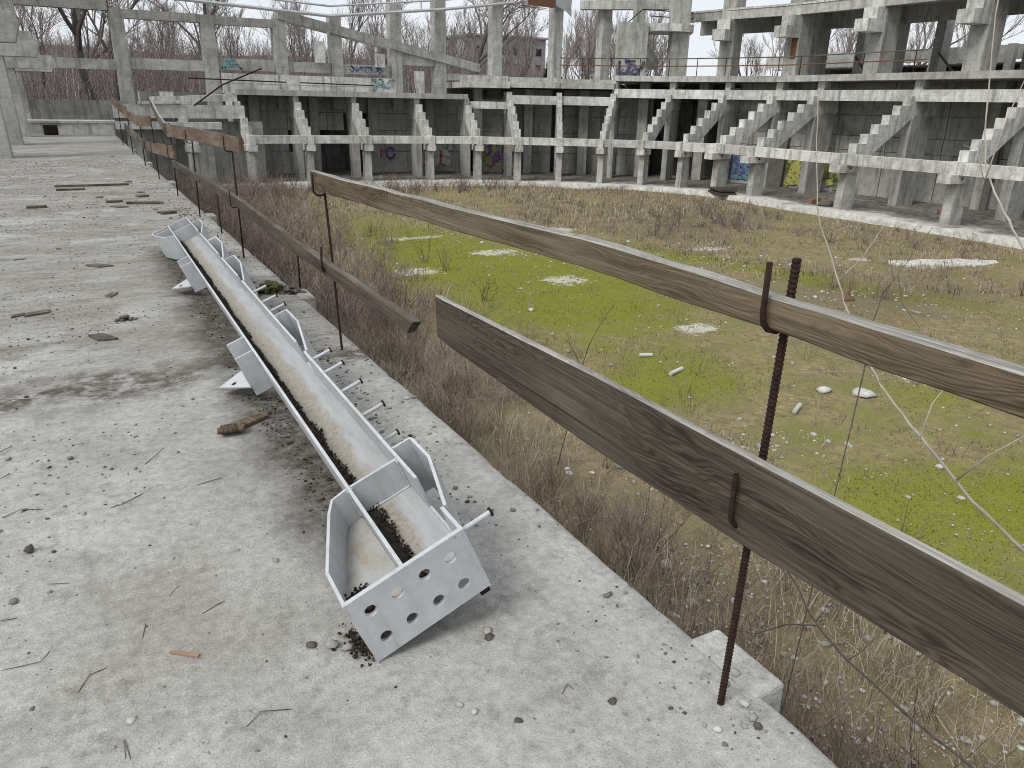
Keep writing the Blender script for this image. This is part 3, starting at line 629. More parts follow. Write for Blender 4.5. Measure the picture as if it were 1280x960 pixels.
# ---- upper columns with stepped brackets, upper slab
UC = [(33.8, 16.4, 0), (33.8, 21.0, 0), (33.8, 25.9, 0), (33.5, 30.6, 6), (32.5, 34.5, 22)]
for k, (x, y, a) in enumerate(UC):
    r = empty('upper_column', (x, y, 2.89), (0, 0, R(a))); z = -2.89
    m = MB(); m.box(-0.52, 0.55, -0.40, 0.40, 0, 8.5); m.build('shaft', 'concrete_col', r)
    m = MB(); m.prism([(-1.62, 4.85 + z), (-1.62, 5.38 + z), (-1.12, 5.38 + z), (-1.12, 5.88 + z), (-0.68, 5.88 + z), (-0.68, 6.42 + z), (-0.53, 6.42 + z), (-0.53, 4.85 + z)], -0.37, 0.37)
    m.build('stepped_bracket', 'concrete_pale', r)
    if k == 3:
        m = MB(); m.box(-0.56, -0.525, -0.30, 0.02, 1.0, 1.95); m.build('rust_stain_plate', 'rust_light', r)
    tag(r, 'tall upper gallery column with three step bracket, %s from the right edge of the picture' % ORD[k], 'column', 'upper gallery columns')
def upper_slab():
    pts = [(33.8, 9.0, 0)] + UC + [(31.9, 37.4, 38)]; r = empty('upper_slab', (33.8, 21, 5.9)); L = -r.location
    def q(p, u, v=0): a = R(p[2]); return (p[0] + u * math.cos(a), p[1] + u * math.sin(a))
    for p, n in zip(pts[:-1], pts[1:]):
        for nm, u0, u1, z0, z1, mt in (('edge_beam', -0.66, -0.40, 5.92, 6.36, 'concrete'), ('floor_plate', -0.70, 5.2, 6.362, 6.46, 'concrete_pale'), ('rear_beam', 3.6, 4.0, 5.6, 6.36, 'concrete_col')):
            m = MB(); P = [q(p, u0), q(n, u0), q(n, u1), q(p, u1)]
            m.add([(a, b, z) for z in (z0, z1) for a, b in P], [(0, 3, 2, 1), (4, 5, 6, 7), (0, 1, 5, 4), (1, 2, 6, 5), (2, 3, 7, 6), (3, 0, 4, 7)])
            m.build(nm, mt, r).location = L
    tag(r, 'overhanging upper tier slab edge across the upper columns', 'slab')
upper_slab()
for k, (x, y) in enumerate(((37.6, 16.0), (37.6, 19.0), (37.6, 23.4), (37.4, 27.8), (36.6, 32.0))):
    m = MB(); m.box(x - 0.35, x + 0.45, y - 0.3, y + 0.3, 2.885, 6.36); o = m.build('rear_column', 'concrete_col')
    tag(o, 'shaded rear column under the upper slab, %s from the right edge of the picture' % ORD[k], 'column', 'rear columns of the upper gallery')
for k, (x, y) in enumerate(((39.8, 17.5), (39.8, 22.3), (39.6, 26.8), (39.0, 31.0), (38.0, 35.2))):
    m = MB(); m.box(x - 0.3, x + 0.4, y - 0.25, y + 0.25, 2.887, 8.6); o = m.build('outer_column', 'concrete')
    tag(o, 'tall outer column behind the upper gallery, %s from the right edge of the picture' % ORD[k], 'column', 'outer columns of the upper gallery')
r = empty('upper_frame_beams', (36, 25, 7.6))
for (x0, y0, x1, y1, z0, z1) in ((34.2, 9.0, 34.2, 26.2, 7.9, 8.4), (34.2, 26.2, 33.0, 34.4, 7.9, 8.4), (39.5, 10, 39.5, 27, 7.4, 7.85), (39.5, 27, 38.0, 35.4, 7.4, 7.85)):
    d = Vector((x1 - x0, y1 - y0)).normalized(); n = Vector((-d.y, d.x)) * 0.2
    m = MB(); m.prism([(x0 + n.x, y0 + n.y), (x1 + n.x, y1 + n.y), (x1 - n.x, y1 - n.y), (x0 - n.x, y0 - n.y)], z0, z1, 'XY'); m.build('beam', 'concrete_col', r).location = -r.location
for y in (18.5, 23.5, 28.2):
    m = MB(); m.tube([(36.4, y, 2.95), (37.0, y + 1.6, 4.1)], 0.06, 5); m.build('leaning_timber', 'wood_old', r).location = -r.location
tag(r, 'concrete beams of the unfinished top tier at the upper right', 'beam')
# gallery back: parapet beams over dark openings
r = empty('gallery_back_wall', (43, 22, 2.89)); L = -r.location
for j, y in enumerate(np.arange(8, 40, 4.2)):
    m = MB(); m.box(42.6, 42.9, y, y + 4.18, 3.95 + 0.12 * (j % 2), 4.75); m.build('parapet_panel', 'concrete', r).location = L
    m = MB(); m.box(42.3, 42.6, y - 0.2, y + 0.2, 2.89, 4.78 if j % 3 else 7.0); m.build('pier', 'concrete_col', r).location = L
m = MB(); m.box(42.95, 47.8, 8, 41, 3.9, 3.948); m.build('roof_plate', 'concrete', r).location = L
m = MB(); m.box(47.5, 47.8, 8, 41, 0.5, 3.898); m.build('back_panel', 'concrete_wall', r).location = L
m = MB(); m.box(38.6, 47.8, 8, 41, 2.70, 2.885); m.build('floor_plate', 'concrete', r).location = L
tag(r, 'concrete parapet over dark openings at the back of the upper gallery', 'wall')

# stair tower in the corner
r = empty('stair_tower', (27.5, 36.3, 2.5)); L = -r.location
def part(nm, mat, fn, root):
    m = MB(); fn(m); o = m.build(nm, mat, root); o.location = -root.location; return o
part('wall_slab', 'concrete', lambda m: m.prism([(26.05, 36.1), (27.75, 35.75), (27.8, 36.0), (26.1, 36.35)], 2.55, 5.6, 'XY'), r)
part('landing', 'concrete_pale', lambda m: m.prism([(27.6, 36.2), (28.4, 35.3), (29.4, 35.0), (30.4, 35.2), (31.4, 36.6), (29, 38.5)], 5.25, 5.62, 'XY'), r)
part('stair_flight', 'concrete', lambda m: m.prism([(27.9, 5.2), (28.2, 5.2), (29.6, 3.9), (29.6, 3.4), (27.9, 4.7)], 37.0, 38.0, 'XZ'), r)
part('column', 'concrete_col', lambda m: m.prism([(29.2, 35.5), (30.15, 35.2), (30.4, 35.9), (29.5, 36.2)], 2.5, 5.25, 'XY'), r)
part('upper_pier', 'concrete_col', lambda m: m.prism([(29.3, 35.6), (30.2, 35.3), (30.4, 36.0), (29.5, 36.3)], 5.62, 7.6, 'XY'), r)
part('upper_pier', 'concrete_col', lambda m: m.prism([(28.0, 37.2), (28.5, 37.1), (28.6, 37.6), (28.1, 37.7)], 5.62, 7.6, 'XY'), r)
part('roof_beam', 'concrete', lambda m: m.prism([(26.3, 40.3), (31.0, 36.4), (31.4, 36.9), (26.7, 40.8)], 6.55, 7.0, 'XY'), r)
part('handrail', 'rust', lambda m: m.tube([(27.0, 36.6, 5.65), (27.7, 36.3, 6.3), (31.2, 36.3, 6.35)], 0.03, 5), r)
part('handrail', 'rust', lambda m: m.tube([(28.2, 36.2, 6.0), (31.2, 36.2, 6.05)], 0.025, 5), r)
tag(r, 'grey stair tower with curved landing in the far right corner', 'stair tower')

# ---- open frame across the far end
r = empty('concrete_skeleton', (9.6, 42, 1.0)); L = -r.location
for x, y, z0, z1, w in ((2.42, 42, 0.9, 5.0, 0.6), (6.27, 42, 1.0, 5.1, 0.62), (9.62, 42, 1.0, 5.15, 0.62), (12.45, 42, 1.0, 5.5, 0.6), (15.7, 42, 1.0, 6.2, 0.62), (18.25, 42, 1.0, 6.6, 0.64), (21.6, 41.7, 1.0, 7.2, 0.62), (25.1, 40.9, 1.8, 7.2, 0.6), (27.9, 40.1, 1.8, 7.2, 0.62)):
    part('column', 'concrete', lambda m: m.box(x - w / 2, x + w / 2, y - w / 2, y + w / 2, z0, z1), r)
for x0, x1, z0, z1 in ((-4, 2.11, 2.56, 3.0), (2.73, 5.95, 2.62, 3.10), (6.59, 9.30, 2.72, 3.25), (9.94, 12.14, 2.74, 3.22), (12.76, 15.38, 2.74, 3.2), (16.02, 17.92, 3.28, 3.80), (18.58, 21.28, 2.6, 2.95)):
    part('beam', 'concrete', lambda m: m.box(x0, x1, 41.8, 42.1, z0, z1), r)
for x0, x1, z0, z1 in ((-3.5, 2.11, 5.02, 5.45), (2.13, 5.95, 4.75, 5.12), (5.96, 9.30, 4.72, 5.08)):
    part('top_beam', 'concrete_col', lambda m: m.box(x0, x1, 41.72, 42.2, z0, z1), r)
part('sloping_beam', 'concrete', lambda m: m.prism([(9.6, 5.55), (9.6, 5.12), (20.6, 3.06), (20.6, 3.5)], 41.6, 41.69, 'XZ'), r)
part('sloping_beam', 'concrete', lambda m: m.prism([(9.6, 5.52), (9.6, 5.14), (20.6, 3.08), (20.6, 3.47)], 42.32, 42.55, 'XZ'), r)
for x, z0, z1 in ((11.5, 3.2, 4.2), (14.68, 3.1, 3.76), (16.88, 1.7, 2.98)):
    part('stub_post', 'concrete_pale', lambda m: m.box(x - 0.22, x + 0.22, 41.3, 41.7, z0, z1), r)
tag(r, 'open skeleton of tall concrete columns and beams across the far end', 'frame')
r = empty('end_parapet_wall', (10.5, 41.2, 1.8)); L = -r.location
for k, (x0, x1) in enumerate(((6.6, 9.3), (9.32, 12.14), (12.16, 15.36))):
    part('wall_panel', 'concrete_pale', lambda m: m.box(x0, x1, 41.1, 41.3, 1.65, 2.10), r); part('wall_panel', 'concrete_pale', lambda m: m.box(x0, x1, 41.12, 41.3, 2.12, 2.56), r)
part('pipe_rail', 'rust', lambda m: m.tube([(5.0, 40.6, 2.28), (9.5, 40.6, 2.22)], 0.03, 5), r)
part('pipe_rail', 'rust', lambda m: m.tube([(10.2, 40.6, 2.22), (14.0, 40.6, 2.18)], 0.03, 5), r)
tag(r, 'pale low parapet wall at the foot of the far end columns', 'wall')
r = empty('corner_wall', (4.5, 39.4, -2.3)); L = -r.location
part('beam', 'concrete_pale', lambda m: m.box(1.6, 7.1, 39.0, 39.35, 0.55, 1.12), r)
part('wall_panel', 'concrete', lambda m: m.box(1.5, 4.0, 39.4, 39.6, -0.6, 0.548), r)
part('wall_panel', 'concrete_wall', lambda m: m.box(1.5, 8.0, 39.7, 39.9, -2.3, 0.4), r)
part('pier', 'concrete', lambda m: m.box(2.0, 2.7, 38.6, 39.0, -2.3, 0.1), r)
part('pier', 'concrete', lambda m: m.box(4.7, 5.5, 38.6, 39.0, -2.3, 0.1), r)
part('ledge', 'concrete_pale', lambda m: m.box(1.6, 5.9, 38.2, 39.0, 0.105, 0.40), r)
part('broken_slab', 'concrete_pale', lambda m: m.prism([(3.2, 1.13), (3.3, 1.45), (4.6, 1.5), (6.6, 1.62), (6.7, 1.3), (5.2, 1.28), (5.0, 1.13)], 39.1, 40.2, 'XZ'), r)
part('broken_slab', 'concrete_pale', lambda m: m.prism([(2.6, 1.13), (2.6, 1.25), (4.4, 1.3), (4.4, 1.18)], 38.9, 39.05, 'XZ'), r)
part('reinforcing_bar', 'rust', lambda m: m.tube([(4.9, 38.9, 1.1), (6.2, 38.8, 2.0), (8.0, 38.8, 2.75)], 0.035, 5), r)
tag(r, 'broken concrete corner structure beyond the far railing', 'wall')
# steel rails along the top of the far frame
r = empty('steel_truss', (12.1, 41.4, 5.4)); L = -r.location
for dz in (0.0, 0.45):
    part('chord', 'steel_far', lambda m: m.tube([(-3, 41.3, 5.75 + dz), (5, 41.3, 5.65 + dz), (12.1, 41.3, 5.38 + dz), (18.4, 41.2, 6.10 + dz), (22.5, 41.2, 6.7 + dz)], 0.085 - 0.07 * dz, 6), r)
for x, z in ((2, 5.69), (6, 5.61), (10, 5.46), (14, 5.6), (17, 5.94)):
    part('strut', 'steel_far', lambda m: m.tube([(x, 41.3, z), (x, 41.3, z + 0.45)], 0.03, 5), r)
tag(r, 'bent pale steel rails along the top of the far frame', 'truss')
m = MB(); m.prism([(22.9, 6.55), (24.6, 6.48), (24.65, 7.6), (22.95, 7.6)], 40.3, 40.34, 'XZ'); tag(m.build('metal_sheet', 'rust_light'), 'rusty brown metal sheet hanging at the top of the far frame', 'sheet')
m = MB(); m.prism([(24.7, 6.62), (25.4, 6.35), (25.75, 6.1), (25.7, 6.6), (25.8, 7.6), (24.7, 7.6)], 40.28, 40.31, 'XZ'); tag(m.build('torn_membrane', 'steel_far'), 'torn white sheet hanging beside the rusty sheet on the far frame', 'sheet')

# ---- columns on the left side of the deck
for k, (y, zc, xr) in enumerate(((22.9, 2.6, -0.75), (28.6, 2.5, -0.5), (33.8, 2.3, -0.28), (37.9, 2.3, -0.28))):
    r = empty('deck_column', (-1.9, y, 0.0))
    m = MB(); m.prism([(-1.4, 0), (0.48, 0), (0.38, zc), (-1.4, zc)], -0.30, 0.30); m.build('shaft', 'concrete_col', r)
    m = MB(); m.prism([(-1.4, zc + 0.002), (xr + 1.75, zc + 0.002), (xr + 1.9, zc + 0.45), (xr + 1.45, zc + 0.45), (xr + 1.35, zc + 1.2), (xr + 0.9, zc + 1.2), (xr + 0.75, 6.5), (-1.4, 6.5)], -0.33, 0.33); m.build('raked_head', 'concrete', r)
    tag(r, ('raked concrete column on the left of the deck, %s' % ('nearest and cut by the picture edge', 'second from the picture edge', 'third from the picture edge', 'farthest, by the deck step')[k]), 'column', 'raked columns along the deck')
m = MB(); m.prism([(-2.6, 30.0), (-2.2, 29.8), (-0.3, 40.0), (-0.7, 40.2)], 5.15, 5.6, 'XY'); tag(m.build('corner_beam', 'concrete_pale'), 'long concrete beam running overhead at the top left corner', 'beam')

# ---- spray paint on the walls: strokes as thin ribbons a few mm proud
def graffiti(name, P0, ax, w, h, cols, label, n=10, seed=1, kind='scrawl'):
    rd = random.Random(seed); a = Vector(ax).normalized(); nn = Vector((0, 0, 1)).cross(a); r = empty(name, P0)
    # nn points out of the wall toward the arena when ax runs clockwise
    for j, c in enumerate(cols):
        m = MB()
        for q in range(max(2, n // len(cols))):
            pts = []; x = rd.uniform(0.05, 0.75) * w; y = rd.uniform(0.15, 0.75) * h
            if kind == 'ring':
                cx, cy, rr = w * (0.25 + 0.5 * j), h * 0.5, h * 0.30; pts = [(cx + rr * math.cos(t) * 0.8, cy + rr * math.sin(t)) for t in np.linspace(0.3, 6.2, 16)]
            elif kind == 'letters':
                x = w * (0.04 + 0.9 * (q * len(cols) + j) / n); s_ = h * 0.8
                pts = [(x + rd.uniform(-.06, .06) * w, h * 0.1 + s_ * t + rd.uniform(-.05, .05) * h) for t in (0, .35, .7, 1)]; pts += [(x + w * 0.08, h * rd.uniform(.2, .9))]
            else:
                an = rd.uniform(0, 6.28)
                for t in range(7):
                    pts.append((x, y)); an += rd.uniform(-1.1, 1.1); x = min(max(x + math.cos(an) * w * 0.13, 0), w); y = min(max(y + math.sin(an) * h * 0.22, 0), h)
            wd = h * rd.uniform(0.045, 0.10)
            for (x0, y0), (x1, y1) in zip(pts[:-1], pts[1:]):
                d = Vector((x1 - x0, y1 - y0)); 
                if d.length < 1e-4: continue
                d.normalize(); e = Vector((-d.y, d.x)) * wd
                d = d * wd * 0.5
                off = 0.006 + 0.0011 * (j * 9 + q)
                cs = [(x0 - d.x + e.x, y0 - d.y + e.y), (x1 + d.x + e.x, y1 + d.y + e.y), (x1 + d.x - e.x, y1 + d.y - e.y), (x0 - d.x - e.x, y0 - d.y - e.y)]
                m.add([tuple(a * cx + Vector((0, 0, cy)) - nn * off * 1.0) for cx, cy in cs], [(0, 1, 2, 3)])
        m.build('sprayed_stroke', 'spray_' + c, r)
    tag(r, label, 'graffiti')
def on_ring(i, t, u, z, rev=True):
    p = RT(i, t, u); p.z = z; a = RT(i, max(t - 0.05, 0), u) - RT(i, min(t + 0.05, 1), u); return p, (a if not rev else -a)
def wall_graffiti(nm, i, t, u, z, w, h, cols, label, n, seed, kind='scrawl'):
    # left to right as seen from the arena is from high index to low index
    p = RU(i, t, u, 0); q = RU(i, t - 0.1, u, 0); a = (q - p).normalized(); p.z = z
    graffiti(nm, p, a, w, h, cols, label, n, seed, kind)
wall_graffiti('spray_tag', 11, 0.60, 4.68, -1.75, 1.5, 0.95, ['pink', 'purple'], 'pink and purple round spray tag on the far end wall', 4, 3, 'ring')
wall_graffiti('spray_tag', 10, 0.72, 4.78, -2.0, 1.7, 1.5, ['teal', 'red', 'white'], 'red and white lettering on teal spray paint on the far wall', 21, 5, 'letters')
wall_graffiti('spray_tag', 9, 0.40, 4.88, -2.0, 1.6, 1.3, ['green', 'yellow', 'purple'], 'green, yellow and purple spray paint on the far wall', 16, 8)
wall_graffiti('spray_tag', 8, 0.80, 4.98, -1.7, 1.1, 1.0, ['green', 'ink', 'purple'], 'dark olive spray paint on the corner wall', 12, 18)
wall_graffiti('spray_tag', 4, 0.99, 4.46, -2.0, 2.5, 1.4, ['blue', 'teal', 'blue'], 'blue spray painted block on the right rear wall', 26, 9)
wall_graffiti('spray_tag', 3, 0.90, (4.84, 4.44), -2.1, 2.7, 1.5, ['yellow', 'green', 'yellow'], 'yellow spray painted block on the right rear wall', 30, 12)
graffiti('spray_tag', (6.75, 41.78, 2.82), (1, 0, 0), 1.3, 0.36, ['cyan'], 'turquoise spray tag on the beam between two far columns', 7, 4)
graffiti('spray_tag', (13.0, 41.78, 2.80), (1, 0, 0), 2.2, 0.34, ['white', 'cyan', 'blue'], 'white and blue spray lettering on the far beam', 20, 6, 'letters')
graffiti('spray_tag', (14.1, 41.09, 1.95), (1, 0, 0), 1.2, 0.55, ['cyan'], 'turquoise scrawl on the far parapet wall', 6, 14)
graffiti('spray_tag', (26.2, 36.06, 2.75), (1.7, -0.35, 0), 1.5, 0.95, ['blue', 'ink'], 'blue scrawl on the stair tower wall', 9, 21)

# ================================================================== STEEL BEAM ON THE DECK
TAU = R(22.6)
beam = empty('steel_beam', (0.529, 1.722, 0.0), (0, -TAU, -0.0088))
tag(beam, 'long white painted steel beam lying tilted on the deck', 'beam')
LB = 6.58; H = 0.234; XF0, XF1, XR0, XR1 = 0.184, 0.196, 0.376, 0.388; ZW0, ZW1 = 0.100, 0.112
def plate_holes(m, x0, x1, z0, z1, y0, y1, cx, cz, r, n=24):
    """one rectangular cell of a plate with a round hole right through"""
    an = sorted(set([2 * math.pi * k / n for k in range(n)] + [math.atan2(z - cz, x - cx) % (2 * math.pi) for x in (x0, x1) for z in (z0, z1)]))
    def edge(t):
        c, s_ = math.cos(t), math.sin(t); k = 1e9
        if c > 1e-9: k = min(k, (x1 - cx) / c)
        if c < -1e-9: k = min(k, (x0 - cx) / c)
        if s_ > 1e-9: k = min(k, (z1 - cz) / s_)
        if s_ < -1e-9: k = min(k, (z0 - cz) / s_)
        return (cx + c * k, cz + s_ * k)
    N = len(an); vs = []
    for y in (y0, y1):
        vs += [(*edge(t), y) for t in an] + [(cx + r * math.cos(t), cz + r * math.sin(t), y) for t in an]
    vs = [(a, c, b) for a, b, c in vs]
    fs = []
    for k in range(N):
        j = (k + 1) % N
        fs.append((k, j, N + j, N + k)); fs.append((2 * N + k, 3 * N + k, 3 * N + j, 2 * N + j)); fs.append((N + k, N + j, 3 * N + j, 3 * N + k)); fs.append((k, 2 * N + k, 2 * N + j, j))
    m.add(vs, fs)
def end_plate(y0, y1):
    m = MB(); W_ = XR1; xs = [0, W_ * 0.26, W_ * 0.485, W_ * 0.71, W_]; zs = [0, H * 0.5, H]
    for i, fx in enumerate((0.15, 0.37, 0.60, 0.82)):
        for j, fz in enumerate((0.27, 0.73)):
            plate_holes(m, xs[i], xs[i + 1], zs[j], zs[j + 1], y0, y1, W_ * fx, H * fz, 0.0185)
    # merge the seams and drop the inner walls between cells
    import bmesh
    bm = bmesh.new(); vv = [bm.verts.new(v) for v in m.v]
    for f in m.f:
        try: bm.faces.new([vv[i] for i in f])
        except ValueError: pass
    bmesh.ops.remove_doubles(bm, verts=bm.verts, dist=1e-5)
    dead = [f for f in bm.faces if abs(f.normal.y) < 0.5 and ((min(v.co.x for v in f.verts) > 1e-4 and max(v.co.x for v in f.verts) < W_ - 1e-4 and max(v.co.x for v in f.verts) - min(v.co.x for v in f.verts) < 1e-5)
            or (min(v.co.z for v in f.verts) > 1e-4 and max(v.co.z for v in f.verts) < H - 1e-4 and max(v.co.z for v in f.verts) - min(v.co.z for v in f.verts) < 1e-5))]
    bmesh.ops.delete(bm, geom=dead, context='FACES_ONLY'); bmesh.ops.recalc_face_normals(bm, faces=bm.faces)
    me = bpy.data.meshes.new('end_plate'); bm.to_mesh(me); bm.free(); me.materials.append(M['paint'])
    o = bpy.data.objects.new('end_plate', me); COL.objects.link(o); o.parent = beam; return o
tag(end_plate(-0.016, 0.0), 'white end plate with eight bolt holes')
def bp(nm, fn, mat='paint', bev=0.0015):
    m = MB(); fn(m); return m.build(nm, mat, beam, bevel=bev)
bp('left_flange', lambda m: m.box(XF0, XF1, 0.0005, LB, 0, H))
GAPS = [(0.13, 0.34, 0.58), (1.80, 1.97, 2.50), (3.47, 3.64, 4.24), (4.33, 4.50, 5.10), (5.55, 5.72, 6.2)]
ye = 0.0005
for g0, g1, ln in GAPS:
    bp('right_flange', lambda m: m.box(XR0, XR1, ye, g0, 0, H)); bp('right_flange', lambda m: m.box(XR0, XR1, g0 + 0.0005, g1, 0, H * 0.46)); ye = g1 + 0.0005
bp('right_flange', lambda m: m.box(XR0, XR1, ye, LB, 0, H))
bp('web', lambda m: m.box(XF1 + 0.0005, XR0 - 0.0005, 0.0005, LB, ZW0, ZW1), 'paint_web', 0)
for y in (0.50, 6.16):
    for z0, z1 in ((0, ZW0 - 0.001), (ZW1 + 0.0005, H - 0.001)): bp('stiffener', lambda m: m.box(XF1 + 0.0006, XR0 - 0.0006, y, y + 0.012, z0, z1))
bp('far_end_plate', lambda m: m.box(0.02, XR1, LB + 0.001, LB + 0.016, 0, H))
def wall_path(nm, pts, z0, z1, t=0.011):
    """a bent plate standing on edge along a plan path"""
    m = MB(); P = [Vector((p[0], p[1])) for p in pts]; left = []; right = []
    for i, p in enumerate(P):
        d = (P[min(i + 1, len(P) - 1)] - P[max(i - 1, 0)]).normalized(); n = Vector((-d.y, d.x)) * t / 2; left.append(p + n); right.append(p - n)
    N = len(P); vs = [(q.x, q.y, z) for z in (z0, z1) for q in left + right]
    fs = []
    for i in range(N - 1):
        a, b, c, d = i, i + 1, N + i + 1, N + i; o = 2 * N
        fs += [(a, b, c, d), (a + o, d + o, c + o, b + o), (a, a + o, b + o, b), (d, c, c + o, d + o)]
    fs += [(0, N, 3 * N, 2 * N), (N - 1, 3 * N - 1, 4 * N - 1, 2 * N - 1)]
    m.add(vs, fs); return m.build(nm, 'paint', beam, bevel=0.0012)
def weld(pts):
    m = MB(); P = []; 
    for a, b in zip(pts[:-1], pts[1:]):
        a, b = Vector(a), Vector(b); n = max(3, int((b - a).length / 0.008)); P += [a.lerp(b, k / n) for k in range(n)]
    P.append(Vector(pts[-1])); m.tube([p + Vector([random.uniform(-1, 1) * 0.0008 for _ in range(3)]) for p in P], [0.0042 * random.uniform(0.75, 1.25) for _ in P], 6); m.build('weld_bead', 'paint', beam, True)
for y in (0.498, 0.514): weld([(XF1 + 0.002, y, H - 0.004), (XF1 + 0.002, y, ZW1 + 0.002), (XR0 - 0.002, y, ZW1 + 0.002), (XR0 - 0.002, y, H - 0.004)])
weld([(XF1 + 0.002, 0.002, H - 0.004), (XF1 + 0.002, 0.002, ZW1 + 0.002), (XR0 - 0.002, 0.002, ZW1 + 0.002), (XR0 - 0.002, 0.002, H - 0.004)])
weld([(XF0 - 0.002, 0.002, H - 0.004), (XF0 - 0.002, 0.002, ZW1)]); weld([(XF0 - 0.002, 0.495, H - 0.004), (XF0 - 0.002, 0.495, ZW1)])
# side pocket on the left of the near end, and its twin at the far end
wall_path('pocket_wall', [(0.006, 0.0006), (0.006, 0.16), (0.095, 0.43), (0.125, 0.492), (0.1835, 0.505)], 0.001, H - 0.001)
bp('pocket_floor', lambda m: m.prism([(0.012, 0.001), (0.183, 0.001), (0.183, 0.498), (0.13, 0.487), (0.102, 0.43), (0.012, 0.16)], ZW0, ZW1 - 0.003, 'XY'), 'paint_silt', 0)
wall_path('pocket_wall', [(0.026, LB), (0.026, LB - 0.16), (0.095, LB - 0.46), (0.1835, LB - 0.62)], 0.001, H - 0.001)
wall_path('pocket_web', [(0.03, LB - 0.16), (0.183, LB - 0.16)], 0.001, H - 0.002)
# outstand brackets on the right
for g0, g1, ln in GAPS:
    wall_path('side_bracket', [(XR1 + 0.001, ln), (0.458, ln), (0.462, ln - 0.012), (0.462, ln - (ln - g0) * 0.38), (0.394, g0)], 0.002, H - 0.0015)
# fin plates and pointed gussets on the left
for a0, a1 in ((2.16, 2.42), (4.66, 4.90)):
    for a in (a0, a1): bp('fin_plate', lambda m: m.box(0.088, XF0 - 0.0005, a, a + 0.012, 0.002, H - 0.002))
    m = MB(); zz = 0.060; apx = (-0.055, a0 + 0.19)
    m.prism([apx, (0.10, a0 - 0.06), (XF0 - 0.001, a0 - 0.06), (XF0 - 0.001, a0 - 0.004), (0.1, a0 - 0.004), (0.055, a0 - 0.004), (0.03, a0 + 0.15), (0.05, a1 - 0.02)], zz, zz + 0.010, 'XY') if False else m.prism([apx, (0.086, a0 - 0.02), (0.086, a0 + 0.26)], zz, zz + 0.010, 'XY')
    m.build('gusset', 'paint', beam, bevel=0.001)
    m = MB(); m.tube([(0.020, a0 + 0.13, zz + 0.0105), (0.020, a0 + 0.13, zz + 0.012)], 0.014, 10); m.build('bolt_hole', 'dark_void', beam)
# welded studs on the right flange, two rows
for k, a in enumerate([0.03, 0.98, 1.27, 1.54, 1.75, 2.72, 2.95, 3.24, 5.3]):
    for z in (0.195, 0.05):
        if z < 0.1 and k % 4 != 1: continue
        x0 = XR1 if z > 0.1 else XR1; l = 0.098
        if any(g0 - 0.02 < a < ln + 0.02 for g0, g1, ln in GAPS) and z > 0.1: x0 = XR1 + 0.02; l = 0.09
        m = MB(); m.tube([(x0, a, z), (x0 + l, a, z)], 0.0078, 10); o = m.build('stud', 'paint', beam, smooth=False)
        m = MB(); m.tube([(x0 + l, a, z), (x0 + l + 0.007, a, z)], 0.0142, 12); m.build('stud_head', 'rust', o)
bp('foot_cleat', lambda m: m.box(0.352, 0.384, 0.004, 0.018, -0.036, -0.0005), 'rust')
# the timber that props up the high side
for y in (2.75, 6.9):
    m = MB(); m.box(-0.05, 0.05, -0.10, 0.10, 0, 0.128); tag(m.build('timber_block', 'wood_brown', bevel=0.004, loc=(0.86, y, 0.001)), 'timber packing block under the raised side of the steel beam, %s' % ('near' if y < 5 else 'far'), 'block')
# soil caught in the trough
def soil_strip(name, y0, y1, x0, wmax, z, n, seed, lab):
    ys = np.linspace(y0, y1, n); w = wmax * (0.35 + 0.9 * vnoise(ys, np.full(n, seed), 5.0, 4)); hh = 0.030 * (0.35 + 0.9 * vnoise(ys, np.full(n, seed + 7.3), 7.0, 3))
    prof = [(0, 1.0), (0.25, 0.95), (0.5, 0.75), (0.75, 0.5), (0.92, 0.25), (1.0, -0.1)]; V = []
    for j, y in enumerate(ys):
        ends = min(1, (j + 0.3) / 6, (n - j - 0.7) / 6)
        for f, hz in prof:
            V.append((x0 + f * w[j] + 0.006 * (rng.random() - 0.5), y, z + hz * hh[j] * ends + (0.010 * (rng.random() - 0.5) if 0 < f < 1 else 0)))
    k = len(prof); F = [(j * k + i, j * k + i + 1, (j + 1) * k + i + 1, (j + 1) * k + i) for j in range(n - 1) for i in range(k - 1)]
    # crumbs on top
    q = n * 7; yy = rng.uniform(y0, y1, q); P = np.stack([x0 + rng.uniform(0.0, 1.25, q) * np.interp(yy, ys, w), yy, z + rng.uniform(0.001, 0.02, q)], 1)
    sv, sf = stones(P, rng.uniform(0.0015, 0.0065, q), 0.8)
    o = fast(name, V, F, 'soil', parent=None); o2 = fast('soil_crumbs', sv, sf, 'soil', parent=o)
    o.location = beam.location; o.rotation_euler = beam.rotation_euler
    tag(o2, kind='stuff')
    return tag(o, lab, 'soil', kind='stuff')
soil_strip('soil', 0.515, 6.15, XF1 + 0.001, 0.034, ZW1, 520, 2.0, 'dark soil lying along the low side of the beam trough')
soil_strip('soil', 0.01, 0.495, XF1 + 0.001, 0.050, ZW1, 70, 4.0, 'dark soil in the cell behind the beam end plate')
soil_strip('soil', 0.01, 0.17, 0.013, 0.075, ZW1 - 0.004, 26, 6.0, 'dark soil in the left side pocket of the beam')
tag(fast('soil', *[a for a in stones(np.stack([rng.normal(0.505, 0.020, 260), rng.normal(1.80, 0.04, 260), rng.uniform(0.0, 0.014, 260)], 1), rng.uniform(0.0015, 0.007, 260), 0.8)], 'soil'), 'crumbled dark soil under the near corner of the beam', 'soil', kind='stuff')

